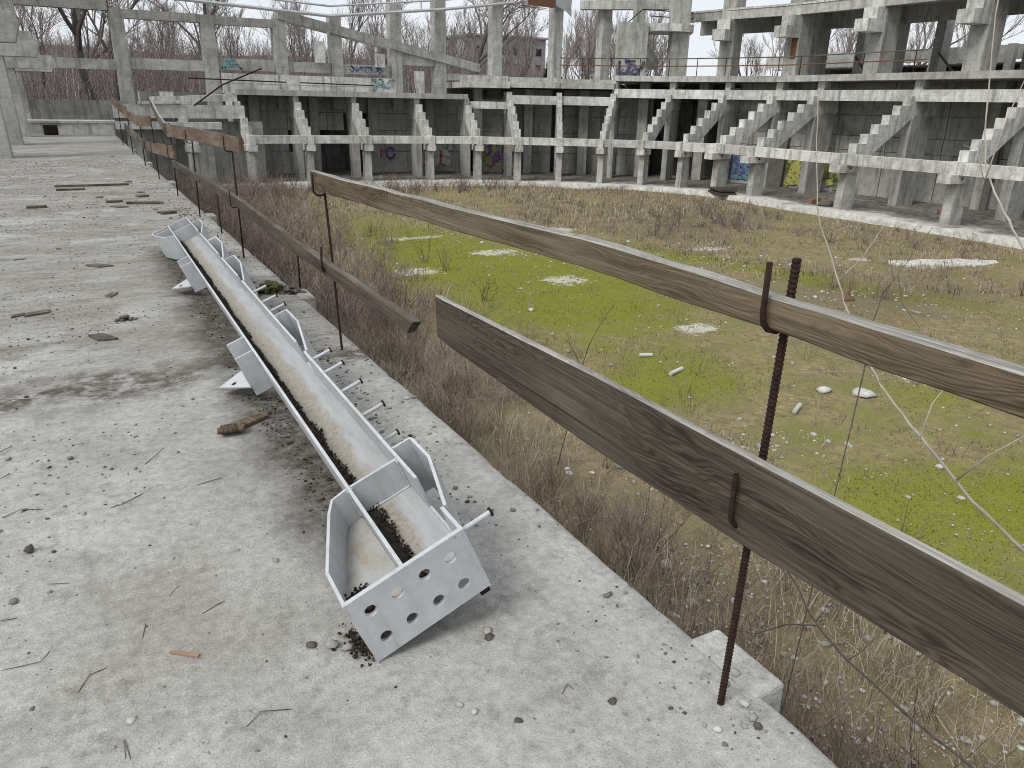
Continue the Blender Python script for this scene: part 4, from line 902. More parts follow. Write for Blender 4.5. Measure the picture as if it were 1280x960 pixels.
def under_soil_shade():
    n = 3600; y = rng.uniform(1.9, 8.3, n); x = 0.665 + rng.normal(0, 0.045, n); x = x - 0.05 * (vnoise(y, y * 0, 1.8, 3) - 0.35)  # soil crumbs whose dark colour also deepens the shade under the beam
    k = rng.random(n) < np.clip((vnoise(y, y * 0 + 3, 1.5, 3) - 0.25) * 2.2, 0.1, 1); x, y = x[k], y[k]; s_ = rng.gamma(1.4, 0.0015, len(x)) + 0.0013
    v, f = stones(np.stack([x, y, s_ * 0.2], 1), s_, 0.55); tag(fast('soil', v, f, 'soil'), 'dark soil on the deck that also stands in for shade under the low side of the beam', 'soil', kind='stuff')
under_soil_shade()

# ================================================================== RAILING
def rebar(name, pts, r, root, ribs=True):
    m = MB()
    if not ribs: m.tube(pts, r, 6); return m.build(name, 'rust', root, smooth=True)
    P = [Vector(p) for p in pts]; out = []; rad = []
    seglen = [(b - a).length for a, b in zip(P[:-1], P[1:])]; L_ = sum(seglen); n = int(L_ / 0.0055)
    for k in range(n + 1):
        s_ = L_ * k / n; i = 0
        while i < len(seglen) - 1 and s_ > seglen[i]: s_ -= seglen[i]; i += 1
        out.append(P[i].lerp(P[i + 1], s_ / seglen[i])); rad.append(r * (1.10 if k % 2 else 0.88))
    m.tube(out, rad, 8); return m.build(name, 'rust', root)
def post(y, lean, h, label, hooks=(), near=False, x=1.29, r=0.0095):
    root = empty('rebar_post', (x, y, 0.0))
    rebar('bar', [(0, 0, -0.05), (0, lean * 0.5, h * 0.5), (0.0, lean, h)], r, root, near)
    for z0, z1 in hooks:
        ly = lean * z1 / h
        rebar('hook', [(-0.068, ly + 0.006, z0), (-0.070, ly + 0.004, z1 + 0.03), (-0.066, ly + 0.002, z1 + 0.008), (-0.052, ly, z1 - 0.006), (-0.030, ly, z1 - 0.012), (0, ly, z1 - 0.008)], 0.0068 if near else 0.006, root, False)
    if near:
        pass
    return tag(root, label, 'railing post', 'rusty rebar railing posts along the deck edge')
post(1.137, -0.034, 1.205, 'ribbed rusty rebar post nearest the camera with two hooks', ((1.20, 1.06), (0.704, 0.572)), True)
post(4.564, 0.20, 1.09, 'rusty rebar post holding the far end of the long top rail', ((1.07, 0.955), (0.645, 0.49)), True, r=0.008)
post(7.87, 0.05, 1.16, 'rusty rebar post under the near end of the brown far plank', ((1.15, 1.02), (0.66, 0.50)), r=0.009)
post(10.94, -0.14, 1.1, 'rusty rebar post midway along the brown far plank', ((1.1, 0.95),), r=0.009)
post(13.4, -0.05, 1.1, 'rusty rebar post where two far planks overlap', ((1.1, 0.88), (0.8, 0.58)), r=0.010)
post(16.4, 0.1, 1.05, 'far rusty rebar post beside the low broken plank', ((0.75, 0.5),), r=0.011)
post(19.6, -0.1, 1.1, 'far rusty rebar post, third from the deck end', (), r=0.012)
post(23.5, 0.15, 1.0, 'far rusty rebar post, second from the deck end', (), r=0.013)
post(28.0, -0.1, 1.15, 'far rusty rebar post nearest the deck end', (), r=0.014)
post(6.45, -0.01, 0.34, 'short rusty rebar stub outside the deck edge', (), x=1.49, r=0.008)
post(9.45, 0.06, 0.56, 'short rusty rebar stub beside the middle rail', (), x=1.33, r=0.008)

def board(name, st, x0, x1, mats, label, cat='plank', seed=1.0, group=None, ends=(0.0, 0.0), jit=0.004, twist=0.0, xs=None):
    """st: (y, z top, z bottom) stations; lofted with a waney, worn section"""
    st = sorted(st); y_a, y_b = st[0][0], st[-1][0]; n = max(8, int((y_b - y_a) / 0.04)); n = min(n, 160)
    ys = np.linspace(y_a, y_b, n); zt = np.interp(ys, [s[0] for s in st], [s[1] for s in st]); zb = np.interp(ys, [s[0] for s in st], [s[2] for s in st])
    k = np.ones(5) / 5; pad = lambda a: np.convolve(np.pad(a, 2, mode='edge'), k, 'valid'); zt = pad(zt); zb = pad(zb)
    zt = zt + jit * 2 * (vnoise(ys, np.full(n, seed), 2.2, 3) - 0.5); zb = zb + jit * 2 * (vnoise(ys, np.full(n, seed + 5), 2.6, 3) - 0.5)
    dx = np.interp(ys, [s[0] for s in xs], [s[1] for s in xs]) if xs else np.zeros(n)
    org = (x0, y_a, zb[0]); m = MB(); c = 0.004; V = []
    for j in range(n):
        a, b = x0 + dx[j] - org[0], x1 + dx[j] - org[0]; t, o_ = zt[j] - org[2], zb[j] - org[2]; y = ys[j] - org[1]; q = 0.5 * (t + o_)
        e = jit * (float(vnoise(ys[j], seed + 2, 6.0, 2)) - 0.5)
        y0_ = y
        sh = (ends[0] if j == 0 else ends[1] if j == n - 1 else 0)
        sec = [(a + c, t), (b - c, t + e), (b, t - c + e), (b, q), (b, o_ + c), (b - c, o_), (a + c, o_), (a, o_ + c), (a, q), (a, t - c)]
        for kk, (xx, zz) in enumerate(sec): V.append((xx, y0_ + sh * (zz - q) / max(t - o_, 1e-3) + (sh and 0.02 * (float(vnoise(kk, seed, 1.3, 2)) - 0.5)), zz))
    K = 10; fs = []; mi = []
    for j in range(n - 1):
        for i in range(K):
            a = j * K + i; b = j * K + (i + 1) % K; fs.append((a, b, b + K, a + K)); mi.append(1 if i in (0, 1, 9) and len(mats) > 1 else 0)
    fs += [tuple(range(K - 1, -1, -1)), tuple(range((n - 1) * K, n * K))]; mi += [0, 0]
    m.v = V; m.f = fs; m.mi = mi
    o = m.build(name, mats, None, loc=org); return tag(o, label, cat, group)
board('rail_plank', [(0.10, 1.122, 1.050), (0.594, 1.120, 1.050), (0.849, 1.121, 1.051), (1.12, 1.122, 1.054), (1.37, 1.131, 1.048), (1.785, 1.140, 1.056), (2.257, 1.127, 1.043), (3.31, 1.104, 1.012), (4.86, 1.080, 0.970)],
      1.238, 1.281, ['wood_rail', 'wood_bleached'], 'long weathered top rail plank held by the nearest rebar post', seed=3.1, ends=(0, 0.03), jit=0.006)
board('rail_plank', [(0.08, 0.752, 0.560), (0.5, 0.750, 0.554), (0.78, 0.752, 0.545), (1.10, 0.750, 0.525), (1.75, 0.748, 0.516), (2.80, 0.728, 0.537), (2.91, 0.727, 0.545)],
      1.238, 1.264, ['wood_dark', 'wood_bleached'], 'wide dark grey lower board hooked on the nearest rebar post', seed=8.2, ends=(0, 0.02), jit=0.004)
board('rail_plank', [(3.23, 0.535, 0.462), (3.6, 0.545, 0.47), (4.42, 0.552, 0.470), (5.62, 0.556, 0.460), (7.46, 0.612, 0.518), (9.6, 0.600, 0.51), (13.1, 0.578, 0.488)],
      1.236, 1.282, ['wood_dark', 'wood_old'], 'long mossy grey middle rail plank with a broken near end', seed=12.4, ends=(-0.09, 0.02), jit=0.008)
board('rail_plank', [(7.2, 1.168, 1.035), (8.5, 1.165, 1.03), (10.5, 1.14, 0.985), (12.0, 1.115, 0.94), (13.6, 1.085, 0.90)],
      1.232, 1.262, ['wood_brown', 'wood_old'], 'brown far rail plank ending beside the gap in the railing', seed=17.0, jit=0.006)
board('rail_plank', [(12.7, 0.815, 0.615), (14.5, 0.74, 0.55), (16.0, 0.68, 0.50), (17.7, 0.62, 0.45)], 1.228, 1.258, ['wood_brown', 'wood_old'], 'short sagging brown plank low on the far railing', seed=21.0, jit=0.008)
board('rail_plank', [(13.3, 1.10, 0.93), (14.2, 1.22, 1.06), (15.4, 1.48, 1.34)], 1.22, 1.25, ['wood_old', 'wood_bleached'], 'grey plank tipped upward beyond the brown far plank', seed=25.0)
board('rail_plank', [(15.6, 1.16, 0.98), (18.5, 1.10, 0.90), (21.5, 1.20, 1.02)], 1.20, 1.23, ['wood_brown', 'wood_old'], 'dark brown plank high on the far railing past the tipped plank', seed=28.0, xs=[(15.6, 0), (21.5, -0.10)])
board('rail_plank', [(17.9, 0.62, 0.46), (20.5, 0.70, 0.52), (24.0, 0.78, 0.60)], 1.20, 1.23, ['wood_old', 'wood_old'], 'low grey plank toward the deck end of the railing', seed=31.0)
board('rail_plank', [(21.8, 1.22, 1.02), (25.0, 1.30, 1.08), (28.5, 1.45, 1.22)], 1.16, 1.20, ['wood_brown', 'wood_old'], 'farthest brown plank of the railing near the deck end', seed=34.0)

# ================================================================== DEBRIS ON THE DECK
def stone(name, x, y, s, mat, label, group=None, z=0.0, flat=0.6, cat='stone'):
    v, f = stones(np.array([[0, 0, 0.0]]), np.array([s]), flat); v[:, 2] -= v[:, 2].min() + 0.001
    o = fast(name, v, f, mat); o.location = (x, y, z); return tag(o, label, cat, group)
stone('pebble', 1.338, 1.10, 0.017, 'stone_white', 'round white pebble at the foot of the nearest post', z=0.003)
stone('pebble', 1.325, 1.055, 0.014, 'stone', 'flat grey pebble next to the white pebble by the post')
stone('pebble', 1.285, 1.045, 0.012, 'stone', 'grey pebble left of the pair by the nearest post')
stone('pebble', 1.312, 1.025, 0.014, 'stone_dark', 'brown pebble nearest the camera in the heap by the post')
stone('pebble', 1.40, 1.20, 0.020, 'stone', 'grey stone lying on the edge block')
stone('pebble', 1.035, 1.275, 0.015, 'stone_dark', 'dark stone on the deck left of the nearest post')
stone('concrete_crumb', 0.865, 1.682, 0.020, 'stone', 'pale concrete crumb in front of the beam end plate', z=0.002)
stone('concrete_crumb', 0.858, 1.655, 0.014, 'stone_dark', 'dark crumb under the pale crumb by the end plate')
stone('concrete_crumb', 0.666, 1.449, 0.014, 'stone', 'grey crumb on the bare deck below the beam')
stone('concrete_crumb', 0.69, 1.41, 0.009, 'stone_white', 'tiny white chip beside the grey crumb below the beam')
stone('concrete_crumb', 0.43, 1.83, 0.028, 'stone', 'lumpy concrete crumb at the left corner of the end plate')
stone('concrete_crumb', 0.47, 1.80, 0.022, 'stone', 'smaller concrete crumb beside the end plate corner')
stone('concrete_crumb', 0.38, 1.86, 0.016, 'stone_dark', 'dark crumb left of the end plate corner')
stone('stone_chip', -0.10, 1.79, 0.015, 'stone_white', 'flat white stone chip on the lower left deck', flat=0.3)
stone('stone_chip', -0.30, 1.70, 0.020, 'stone_white', 'white knobbly stone at the lower left corner of the deck')
def clump(name, x, y, w, h, n, s0, mat, label):
    P = np.stack([rng.normal(0, w, n).clip(-2 * w, 2 * w), rng.normal(0, w * 0.6, n).clip(-1.2 * w, 1.2 * w), rng.uniform(0, 1, n)], 1); P[:, 2] *= h * np.exp(-(P[:, 0] / w) ** 2 * 0.5)
    v, f = stones(P, rng.uniform(0.4, 1.0, n) * s0, 0.8); o = fast(name, v, f, mat); o.location = (x, y, 0); return tag(o, label, 'debris', kind='stuff')
clump('debris_clump', 0.116, 5.88, 0.028, 0.03, 40, 0.022, 'stone_dark', 'dark clump of debris on the middle of the deck')
stone('leaf_clump', -0.356, 2.79, 0.022, 'stone_dark', 'curled dark brown leaf on the left of the deck', flat=0.8, cat='leaf')
clump('debris_clump', 1.22, 6.30, 0.075, 0.08, 160, 0.032, 'moss_clump', 'mossy soil clump beside the beam studs')
clump('debris_clump', 1.36, 6.22, 0.045, 0.06, 70, 0.030, 'stone_dark', 'dark soil lump beside the mossy clump')
for k in range(60):
    x = rng.uniform(-2.2, 1.35); y = rng.uniform(1.5, 6.5)
    stone('loose_crumb', x, y, rng.uniform(0.005, 0.012), ('stone', 'stone_dark', 'stone')[k % 3], 'small loose concrete crumb scattered on the deck', 'loose crumbs on the deck')
# fine gravel that nobody could count
def deck_gravel():
    n = 15000; y = 0.8 + 21 * rng.random(n) ** 1.6; x = rng.uniform(-3.4, 1.40, n); cl = vnoise(x, y, 1.4, 3); keep = rng.random(n) < np.clip((cl - 0.36) * 4, 0.12, 1)
    x, y = x[keep], y[keep]; s_ = rng.gamma(1.25, 0.0019, len(x)) + 0.0012 + 0.0004 * y
    xb = 0.55; inside = (x > 0.42) & (x < 1.0) & (y > 1.66) & (y < 8.4); x, y, s_ = x[~inside], y[~inside], s_[~inside]
    # rows of chips along the outer strip beside the beam
    n2 = 520; y2 = rng.uniform(2.2, 12, n2); x2 = 1.06 + np.abs(rng.normal(0, 0.13, n2)); ok = x2 < 1.40; x2, y2 = x2[ok], y2[ok]
    X = np.concatenate([x, x2]); Y = np.concatenate([y, y2]); Sz = np.concatenate([s_, rng.gamma(2.2, 0.0022, len(x2)) + 0.002 + 0.0004 * y2])
    v, f = stones(np.stack([X, Y, Sz * 0.25], 1), Sz, 0.6); t = np.repeat(np.clip(rng.normal(0.36, 0.28, len(X)), 0, 1), 12)
    tag(fast('gravel', v, f, 'gravel', t), 'fine grey gravel and grit strewn over the deck', 'gravel', kind='stuff')
deck_gravel()
# pieces of wire and twig
def wire(x, y, pts, r, label, mat='twig', name='twig', group=None):
    m = MB(); m.tube([(a, b, r * 0.9 + c) for a, b, c in pts], r, 5); return tag(m.build(name, mat, None, True, loc=(x, y, 0)), label, 'twig', group)
WR = [(-0.19, 1.98, [(-0.04, -0.03, 0), (0.0, 0.05, 0.004), (0.06, 0.07, 0)]), (-0.47, 2.35, [(0, 0, 0), (0.06, 0.05, 0.01), (0.13, 0.06, 0)]), (0.04, 2.3, [(0, 0, 0), (0.05, 0.07, 0)]), (-0.05, 2.12, [(0, 0, 0), (0.02, 0.09, 0.003)]),
      (0.22, 1.64, [(-0.09, -0.01, 0), (-0.03, 0.03, 0.006), (0.07, 0.0, 0)]), (-0.12, 1.70, [(0, -0.05, 0), (0.0, 0.04, 0.004), (0.015, -0.06, 0)]), (-0.33, 2.15, [(-0.10, 0.0, 0), (0.03, -0.02, 0.005), (0.06, 0.04, 0)]), (0.12, 2.16, [(0, 0, 0), (0.06, 0.03, 0.003), (0.1, 0.05, 0)]),
      (-0.40, 3.10, [(-0.08, 0, 0), (0, 0.03, 0.008), (0.1, 0.01, 0)]), (-0.1, 3.0, [(0, 0, 0), (0.09, 0.03, 0.004), (0.17, 0.1, 0)]), (0.05, 3.35, [(0, 0, 0), (0.12, 0.16, 0.01)]), (-0.55, 3.45, [(0, 0, 0), (0.1, 0.0, 0.01), (0.13, 0.08, 0)]),
      (-0.5, 3.75, [(-0.04, 0.08, 0), (0, -0.02, 0.012), (0.05, 0.09, 0)]), (-0.75, 2.75, [(0, 0, 0), (0.12, 0.1, 0.01), (0.2, 0.13, 0)]), (-0.30, 2.55, [(0, 0, 0), (0.09, -0.05, 0.006)]), (0.22, 3.05, [(0, 0, 0), (0.14, 0.02, 0.006)]),
      (-0.55, 4.4, [(-0.1, 0, 0), (0.1, 0.05, 0.01), (0.2, 0.02, 0)]), (0.2, 4.3, [(0, 0, 0), (0.2, 0.12, 0.01)]), (-0.9, 5.1, [(0, 0, 0), (0.25, 0.05, 0.015)]), (0.93, 1.36, [(0, 0, 0), (0.04, 0.03, 0.004), (0.05, 0.0, 0)])]
for k, (x, y, p) in enumerate(WR): wire(x, y, [(a * 0.72, b * 0.72, c) for a, b, c in p], 0.0012 if y < 3 else 0.0016, 'thin bent scrap of wire or twig lying on the bare deck', group='bent wire scraps on the deck')
wire(-0.75, 2.55, [(0, 0, 0), (0.14, 0.02, 0.003), (0.22, 0.03, 0)], 0.006, 'thick dark stick at the left edge of the picture on the deck')
wire(-0.95, 4.55, [(-0.1, 0, 0), (0.08, -0.03, 0.003), (0.2, -0.06, 0)], 0.006, 'dark stick at the left edge beside the deck joint')
m = MB(); m.box(-0.045, 0.045, -0.006, 0.006, 0, 0.006); o = m.build('orange_stick', 'orange_stick', bevel=0.001, loc=(0.05, 1.99, 0.001)); o.rotation_euler = (0, 0, R(-38)); tag(o, 'short tan orange wood splinter on the lower left deck', 'stick')
m = MB(); m.prism([(-0.13, -0.03), (-0.02, -0.045), (0.14, -0.02), (0.15, 0.03), (0.02, 0.035), (-0.12, 0.025)], 0.002, 0.020, 'XY'); o = m.build('wood_offcut', 'wood_brown', bevel=0.003, loc=(0.50, 3.60, 0)); o.rotation_euler = (0, 0, R(24)); tag(o, 'brown wood offcut lying beside the beam', 'wood piece')
m = MB(); m.prism([(-0.07, -0.045), (0.05, -0.05), (0.075, 0.02), (-0.04, 0.04)], 0.021, 0.036, 'XY'); o = m.build('bark_piece', 'wood_rail', bevel=0.004, loc=(0.44, 3.53, 0)); tag(o, 'tan bark piece lying on the brown offcut', 'wood piece')
for (x, y, l, w, rz, lab) in ((0.13, 15.4, 1.15, 0.09, 0.02, 'longer dark batten lying across the far deck'), (-0.2, 14.8, 0.42, 0.09, 0.0, 'shorter dark batten in front of the longer one on the far deck'), (0.75, 12.6, 0.5, 0.05, -0.25, 'thin crooked stick on the deck before the far railing'),
                              (0.36, 12.9, 0.22, 0.08, 0.2, 'bent dark wood scrap left of the crooked stick'), (0.78, 13.5, 0.16, 0.14, 0.3, 'small dark block on the deck behind the crooked stick'), (0.95, 11.4, 0.2, 0.09, 0.4, 'dark wood scrap by the far end of the beam'), (-0.62, 12.6, 0.25, 0.1, 0.05, 'small dark scrap left of the battens'), (-1.35, 13.6, 0.28, 0.1, 0.1, 'dark scrap at the left edge of the far deck')):
    m = MB(); m.box(-l / 2, l / 2, -w / 2, w / 2, 0, 0.03); o = m.build('wood_scrap', 'wood_old', bevel=0.004, loc=(x, y, 0.002)); o.rotation_euler = (0, 0, rz); tag(o, lab, 'wood piece')
for k in range(26):
    x = rng.uniform(-2.0, 1.1); y = 5.4 + 22 * rng.random() ** 1.3; l = rng.uniform(0.07, 0.28)
    m = MB(); m.prism([(-l / 2, -l * 0.2), (l * 0.3, -l * 0.25), (l / 2, l * 0.1), (-l * 0.2, l * 0.22)], 0, l * 0.05, 'XY'); o = m.build('dirt_flake', 'stone_dark', loc=(x, y, 0.001)); o.rotation_euler = (0, 0, rng.uniform(0, 3)); tag(o, 'dark flat flake of debris on the far half of the deck', 'debris', 'dark flakes on the far deck')

# ================================================================== DEBRIS ON THE ARENA FLOOR
def gz(x, y): return float(g_height(np.array([x]), np.array([y]))[0])
for x, y, l, rz, lab in ((7.8, 8.7, 0.36, 0.35, 'short grey pipe lying on the moss, left one'), (8.35, 6.75, 0.32, 0.5, 'short grey pipe lying behind the nearest post'), (7.9, 9.6, 0.22, -0.4, 'thin pale pipe piece behind the short grey pipe')):
    m = MB(); m.tube([(-l / 2, 0, 0.035), (l / 2, 0, 0.035)], 0.032, 10); o = m.build('pipe_piece', 'pvc', loc=(x, y, gz(x, y))); o.rotation_euler = (0, 0, rz); tag(o, lab, 'pipe')
m = MB(); m.prism([(-1.7, -0.05), (-1.3, -0.42), (-0.7, -0.36), (-0.1, -0.55), (0.6, -0.42), (0.9, -0.5), (1.6, -0.2), (1.75, 0.12), (1.1, 0.22), (0.8, 0.45), (0.1, 0.30), (-0.4, 0.42), (-0.9, 0.22), (-1.5, 0.28)], -0.1, 0.03, 'XY')
o = m.build('concrete_slab', 'stone_white', bevel=0.02, loc=(20.9, 12.8, -2.5)); o.rotation_euler = (0, 0, R(-20)); tag(o, 'flat white concrete slab lying in the dry grass at right', 'slab')
for x, y, s_, lab in ((9.3, 7.1, 0.17, 'white flat stone on the arena floor right of the post'), (9.75, 6.75, 0.20, 'larger pale flat stone below the white flat stone'), (11.1, 7.6, 0.2, 'pale block half hidden behind the top rail')):
    stone('flat_stone', x, y, s_, 'stone_white', lab, z=gz(x, y) - 0.02, flat=0.35)
stone('rock_lump', 14.6, 10.9, 0.2, 'rust_light', 'reddish brown lump in the grass behind the top rail', z=gz(14.6, 10.9) - 0.05)
m = MB(); m.box(-0.7, 0.7, -0.4, 0.4, 0, 0.10); m.box(-0.72, 0.72, -0.42, 0.42, 0.16, 0.24); m.box(-0.6, -0.5, -0.35, 0.35, 0.1, 0.16); m.box(0.5, 0.6, -0.35, 0.35, 0.1, 0.16)
o = m.build('pallet', 'wood_dark', loc=(25.9, 27.0, -2.28)); o.rotation_euler = (0, 0, R(70)); tag(o, 'dark timber pallet on the walkway kerb', 'pallet')
for k, (x, y) in enumerate(((27.2, 22.9), (27.5, 22.6), (27.35, 22.3), (29.2, 18.3), (27.6, 23.1))):
    m = MB(); m.box(-0.2, 0.2, -0.12, 0.12, 0, 0.16); o = m.build('loose_brick', 'brick', loc=(x, y, -2.285)); o.rotation_euler = (0, 0, k * 0.8); tag(o, 'loose red brick on the right walkway', 'brick', 'loose bricks on the walkway')
stone('rubble_heap', 26.9, 22.0, 0.45, 'stone_dark', 'dark rubble heap beside the bricks on the walkway', z=-2.3, flat=0.35, cat='rubble')

# white rubble scattered on the ground
def rubble():
    n = 24000; x = rng.uniform(2.0, 25.0, n); y = rng.uniform(-2, 30, n)
    dens = 0.09 + 0.9 * blob(x, y, 7.6, 5.8, 2.6, 1.3, -0.3) + 2.6 * blob(x, y, 4.4, 2.2, 1.5, 1.9) + 0.55 * blob(x, y, 15.0, 12.5, 1.6, 6, 0.2) + 0.7 * f_bare(x, y) + 0.35 * blob(x, y, 11, 18, 3, 4) + 0.6 * blob(x, y, 6.2, 1.8, 2.0, 1.5)
    dens = dens * np.clip((vnoise(x, y, 0.8, 3) - 0.28) * 3, 0.15, 1.3); k = rng.random(n) < dens * 0.8; x, y = x[k], y[k]
    s_ = rng.gamma(1.3, 0.010, len(x)) + 0.006 + 0.0006 * y; z = g_height(x, y) + s_ * 0.2
    v, f = stones(np.stack([x, y, z], 1), s_, 0.6); t = np.repeat(np.clip(rng.normal(0.45, 0.28, len(x)), 0, 1), 12)
    n = 5200; xl = rng.normal(4.4, 1.3, n).clip(1.8, 9); yl = rng.normal(2.2, 1.6, n).clip(-1.5, 7); kk = rng.random(n) < np.clip((vnoise(xl, yl, 1.1, 3) - 0.25) * 2.4, 0.1, 1); xl, yl = xl[kk], yl[kk]
    sl_ = rng.gamma(1.4, 0.006, len(xl)) + 0.004; v2, f2 = stones(np.stack([xl, yl, g_height(xl, yl) + rng.uniform(0, 0.03, len(xl))], 1), sl_, 0.35)
    f = np.concatenate([f, f2 + len(v)]); v = np.concatenate([v, v2]); t = np.concatenate([t, np.repeat(np.clip(rng.normal(0.5, 0.3, len(xl)), 0, 1), 12)])
    tag(fast('rubble', v, f, 'rubble', t), 'pale rubble and stones scattered over the arena floor', 'rubble', kind='stuff')
rubble()

# ================================================================== GRASS AND BRUSH
def inside_arena(x, y):
    lim = np.interp(y, [p[1] for p in FR[1:9]], [p[0] - 1.4 for p in FR[1:9]]); ok = np.where(y < 16.5, x < 25.0, x < lim)
    yl = np.interp(x, [p[0] for p in FR[:7:-1]], [p[1] - 1.3 for p in FR[:7:-1]]); return ok & (y < yl) & (x > 1.55)
def dry_grass():
    P = []; T = []; Hh = []; Ln = []; Wd = []
    def tufts(n, xr, yr, dens, hr, blades_n, tb, wd, spread=0.07):
        x = rng.uniform(*xr, n); y = rng.uniform(*yr, n); k = (rng.random(n) < dens(x, y)) & inside_arena(x, y); x, y = x[k], y[k]
        n_ = len(x); hx = rng.uniform(*hr, n_); b = np.repeat(np.arange(n_), blades_n)
        px = x[b] + rng.normal(0, spread, len(b)); py = y[b] + rng.normal(0, spread, len(b))
        P.append(np.stack([px, py, g_height(px, py) - 0.01], 1)); Hh.append(hx[b] * rng.uniform(0.5, 1.15, len(b))); Ln.append(np.abs(rng.normal(0.55, 0.4, len(b))))
        T.append(np.clip(tb + rng.normal(0, 0.2, n_)[b] + rng.normal(0, 0.2, len(b)), 0, 1)); Wd.append(np.full(len(b), wd) * rng.uniform(0.6, 1.3, len(b)))
    tufts(4200, (1.5, 7.5), (-1, 16), lambda x, y: np.clip(f_brush(x, y) * (0.35 + vnoise(x, y, 0.9, 2)), 0, 1), (0.18, 0.62), 15, 0.52, 0.005)
    tufts(1100, (1.7, 6.0), (0, 14), lambda x, y: np.clip((vnoise(x + 40, y, 0.8, 3) - 0.48) * 6, 0, 1), (0.2, 0.5), 26, 0.85, 0.005, 0.11)
    tufts(3000, (1.5, 9), (14, 37), lambda x, y: np.clip(f_brush(x, y), 0, 1), (0.2, 0.55), 10, 0.45, 0.012, 0.12)
    tufts(5200, (2.5, 25), (0, 30), lambda x, y: np.clip((vnoise(x, y, 0.45, 3) - 0.35) * 2.6, 0, 1) * np.clip(1.15 - f_moss(x, y), 0.04, 1), (0.05, 0.16), 9, 0.5, 0.008, 0.10)
    tufts(5000, (3, 25), (22, 37), lambda x, y: np.clip((vnoise(x, y, 0.35, 3) - 0.3) * 2.6, 0, 1) * np.clip(1.1 - f_moss(x, y), 0.1, 1), (0.10, 0.34), 8, 0.55, 0.016, 0.16)
    tufts(2600, (14, 25), (9, 27), lambda x, y: np.clip((vnoise(x, y, 0.5, 3) - 0.38) * 3, 0, 1), (0.08, 0.28), 9, 0.45, 0.013, 0.14)
    tufts(9000, (3, 24), (0, 28), lambda x, y: np.clip((vnoise(x, y, 0.9, 3) - 0.40) * 3.5, 0, 1), (0.03, 0.085), 8, 0.28, 0.009, 0.09)
    P = np.concatenate(P); v, f = blades(P, np.concatenate(Hh), np.concatenate(Wd), np.concatenate(Ln))
    tag(fast('dry_grass', v, f, 'dry_grass', np.repeat(np.concatenate(T), 5)), 'dry straw coloured grass over the arena floor and along the deck', 'grass', kind='stuff')
dry_grass()
def moss():
    n = 60000; x = rng.uniform(4, 20, n); y = rng.uniform(-1, 28, n); m = f_moss(x, y) + 1.2 * (vnoise(x, y, 1.1, 4) - 0.5)
    k = (m > 0.5) & (rng.random(n) < np.clip(1.6 - y * 0.04, 0.3, 1)); x, y = x[k], y[k]; n = len(x)
    v, f = blades(np.stack([x, y, g_height(x, y) - 0.005], 1), rng.uniform(0.015, 0.05, n), rng.uniform(0.006, 0.016, n), np.abs(rng.normal(0.6, 0.4, n)))
    tag(fast('moss', v, f, 'moss_blades', np.repeat(np.clip(rng.normal(0.5, 0.25, n), 0, 1), 5)), 'bright green moss and short grass on the arena floor', 'moss', kind='stuff')
moss()
def brush():
    A = []; B = []; r0 = []; T = []
    def shrubs(n, xr, yr, dens, hr, k_, rad, tb):
        x = rng.uniform(*xr, n); y = rng.uniform(*yr, n); keep = (rng.random(n) < dens(x, y)) & inside_arena(x, y); x, y = x[keep], y[keep]; n_ = len(x)
        for q in range(n_):
            h = rng.uniform(*hr); base = np.array([x[q], y[q], gz(x[q], y[q]) - 0.02]); c = np.clip(tb + rng.normal(0, 0.27), 0, 1)
            m_ = k_; d = np.stack([rng.normal(0, 0.34, m_), rng.normal(0, 0.34, m_), rng.uniform(0.55, 1.0, m_)], 1) * h
            a = base + np.stack([rng.normal(0, 0.05, m_), rng.normal(0, 0.05, m_), np.zeros(m_)], 1); b = a + d
            A.append(a); B.append(b); r0.append(np.full(m_, rad)); T.append(np.full(m_, c))
            t = rng.uniform(0.3, 0.9, m_ * 2)[:, None]; s_ = np.repeat(np.arange(m_), 2); aa = a[s_] + d[s_] * t
            bb = aa + np.stack([rng.normal(0, 0.30, m_ * 2), rng.normal(0, 0.30, m_ * 2), rng.uniform(-0.05, 0.45, m_ * 2)], 1) * h * 0.55
            A.append(aa); B.append(bb); r0.append(np.full(m_ * 2, rad * 0.6)); T.append(np.full(m_ * 2, np.clip(c + 0.1, 0, 1)))
    shrubs(2600, (1.6, 6.5), (-0.5, 14), lambda x, y: np.clip(f_brush(x, y) * 3.2 * (vnoise(x, y, 0.9, 3) - 0.30), 0, 1), (0.2, 0.85), 9, 0.0034, 0.5)
    shrubs(2300, (1.6, 8.0), (12, 37), lambda x, y: np.clip(f_brush(x, y), 0, 1), (0.4, 1.3), 7, 0.008, 0.45)
    shrubs(420, (15, 25), (9, 30), lambda x, y: np.clip(0.25 * (vnoise(x, y, 0.4, 2) > 0.52) + 0.9 * blob(x, y, 19.5, 20.5, 3.2, 1.6, 0.5), 0, 1), (0.25, 0.7), 7, 0.009, 0.45)
    shrubs(260, (6, 20), (33, 37), lambda x, y: np.full_like(x, 0.6), (0.3, 1.1), 6, 0.011, 0.4)
    shrubs(90, (3.5, 12), (2, 14), lambda x, y: np.full_like(x, 0.5), (0.25, 0.6), 5, 0.0035, 0.4)
    A_ = np.concatenate(A); B_ = np.concatenate(B); R0 = np.concatenate(r0); v, f = stems(A_, B_, R0, R0 * 0.35, 0.07, 2)
    tag(fast('brush', v, f, 'brush', np.repeat(np.concatenate(T), 9)), 'tangled reddish brown dry brush along the arena edge', 'brush', kind='stuff')
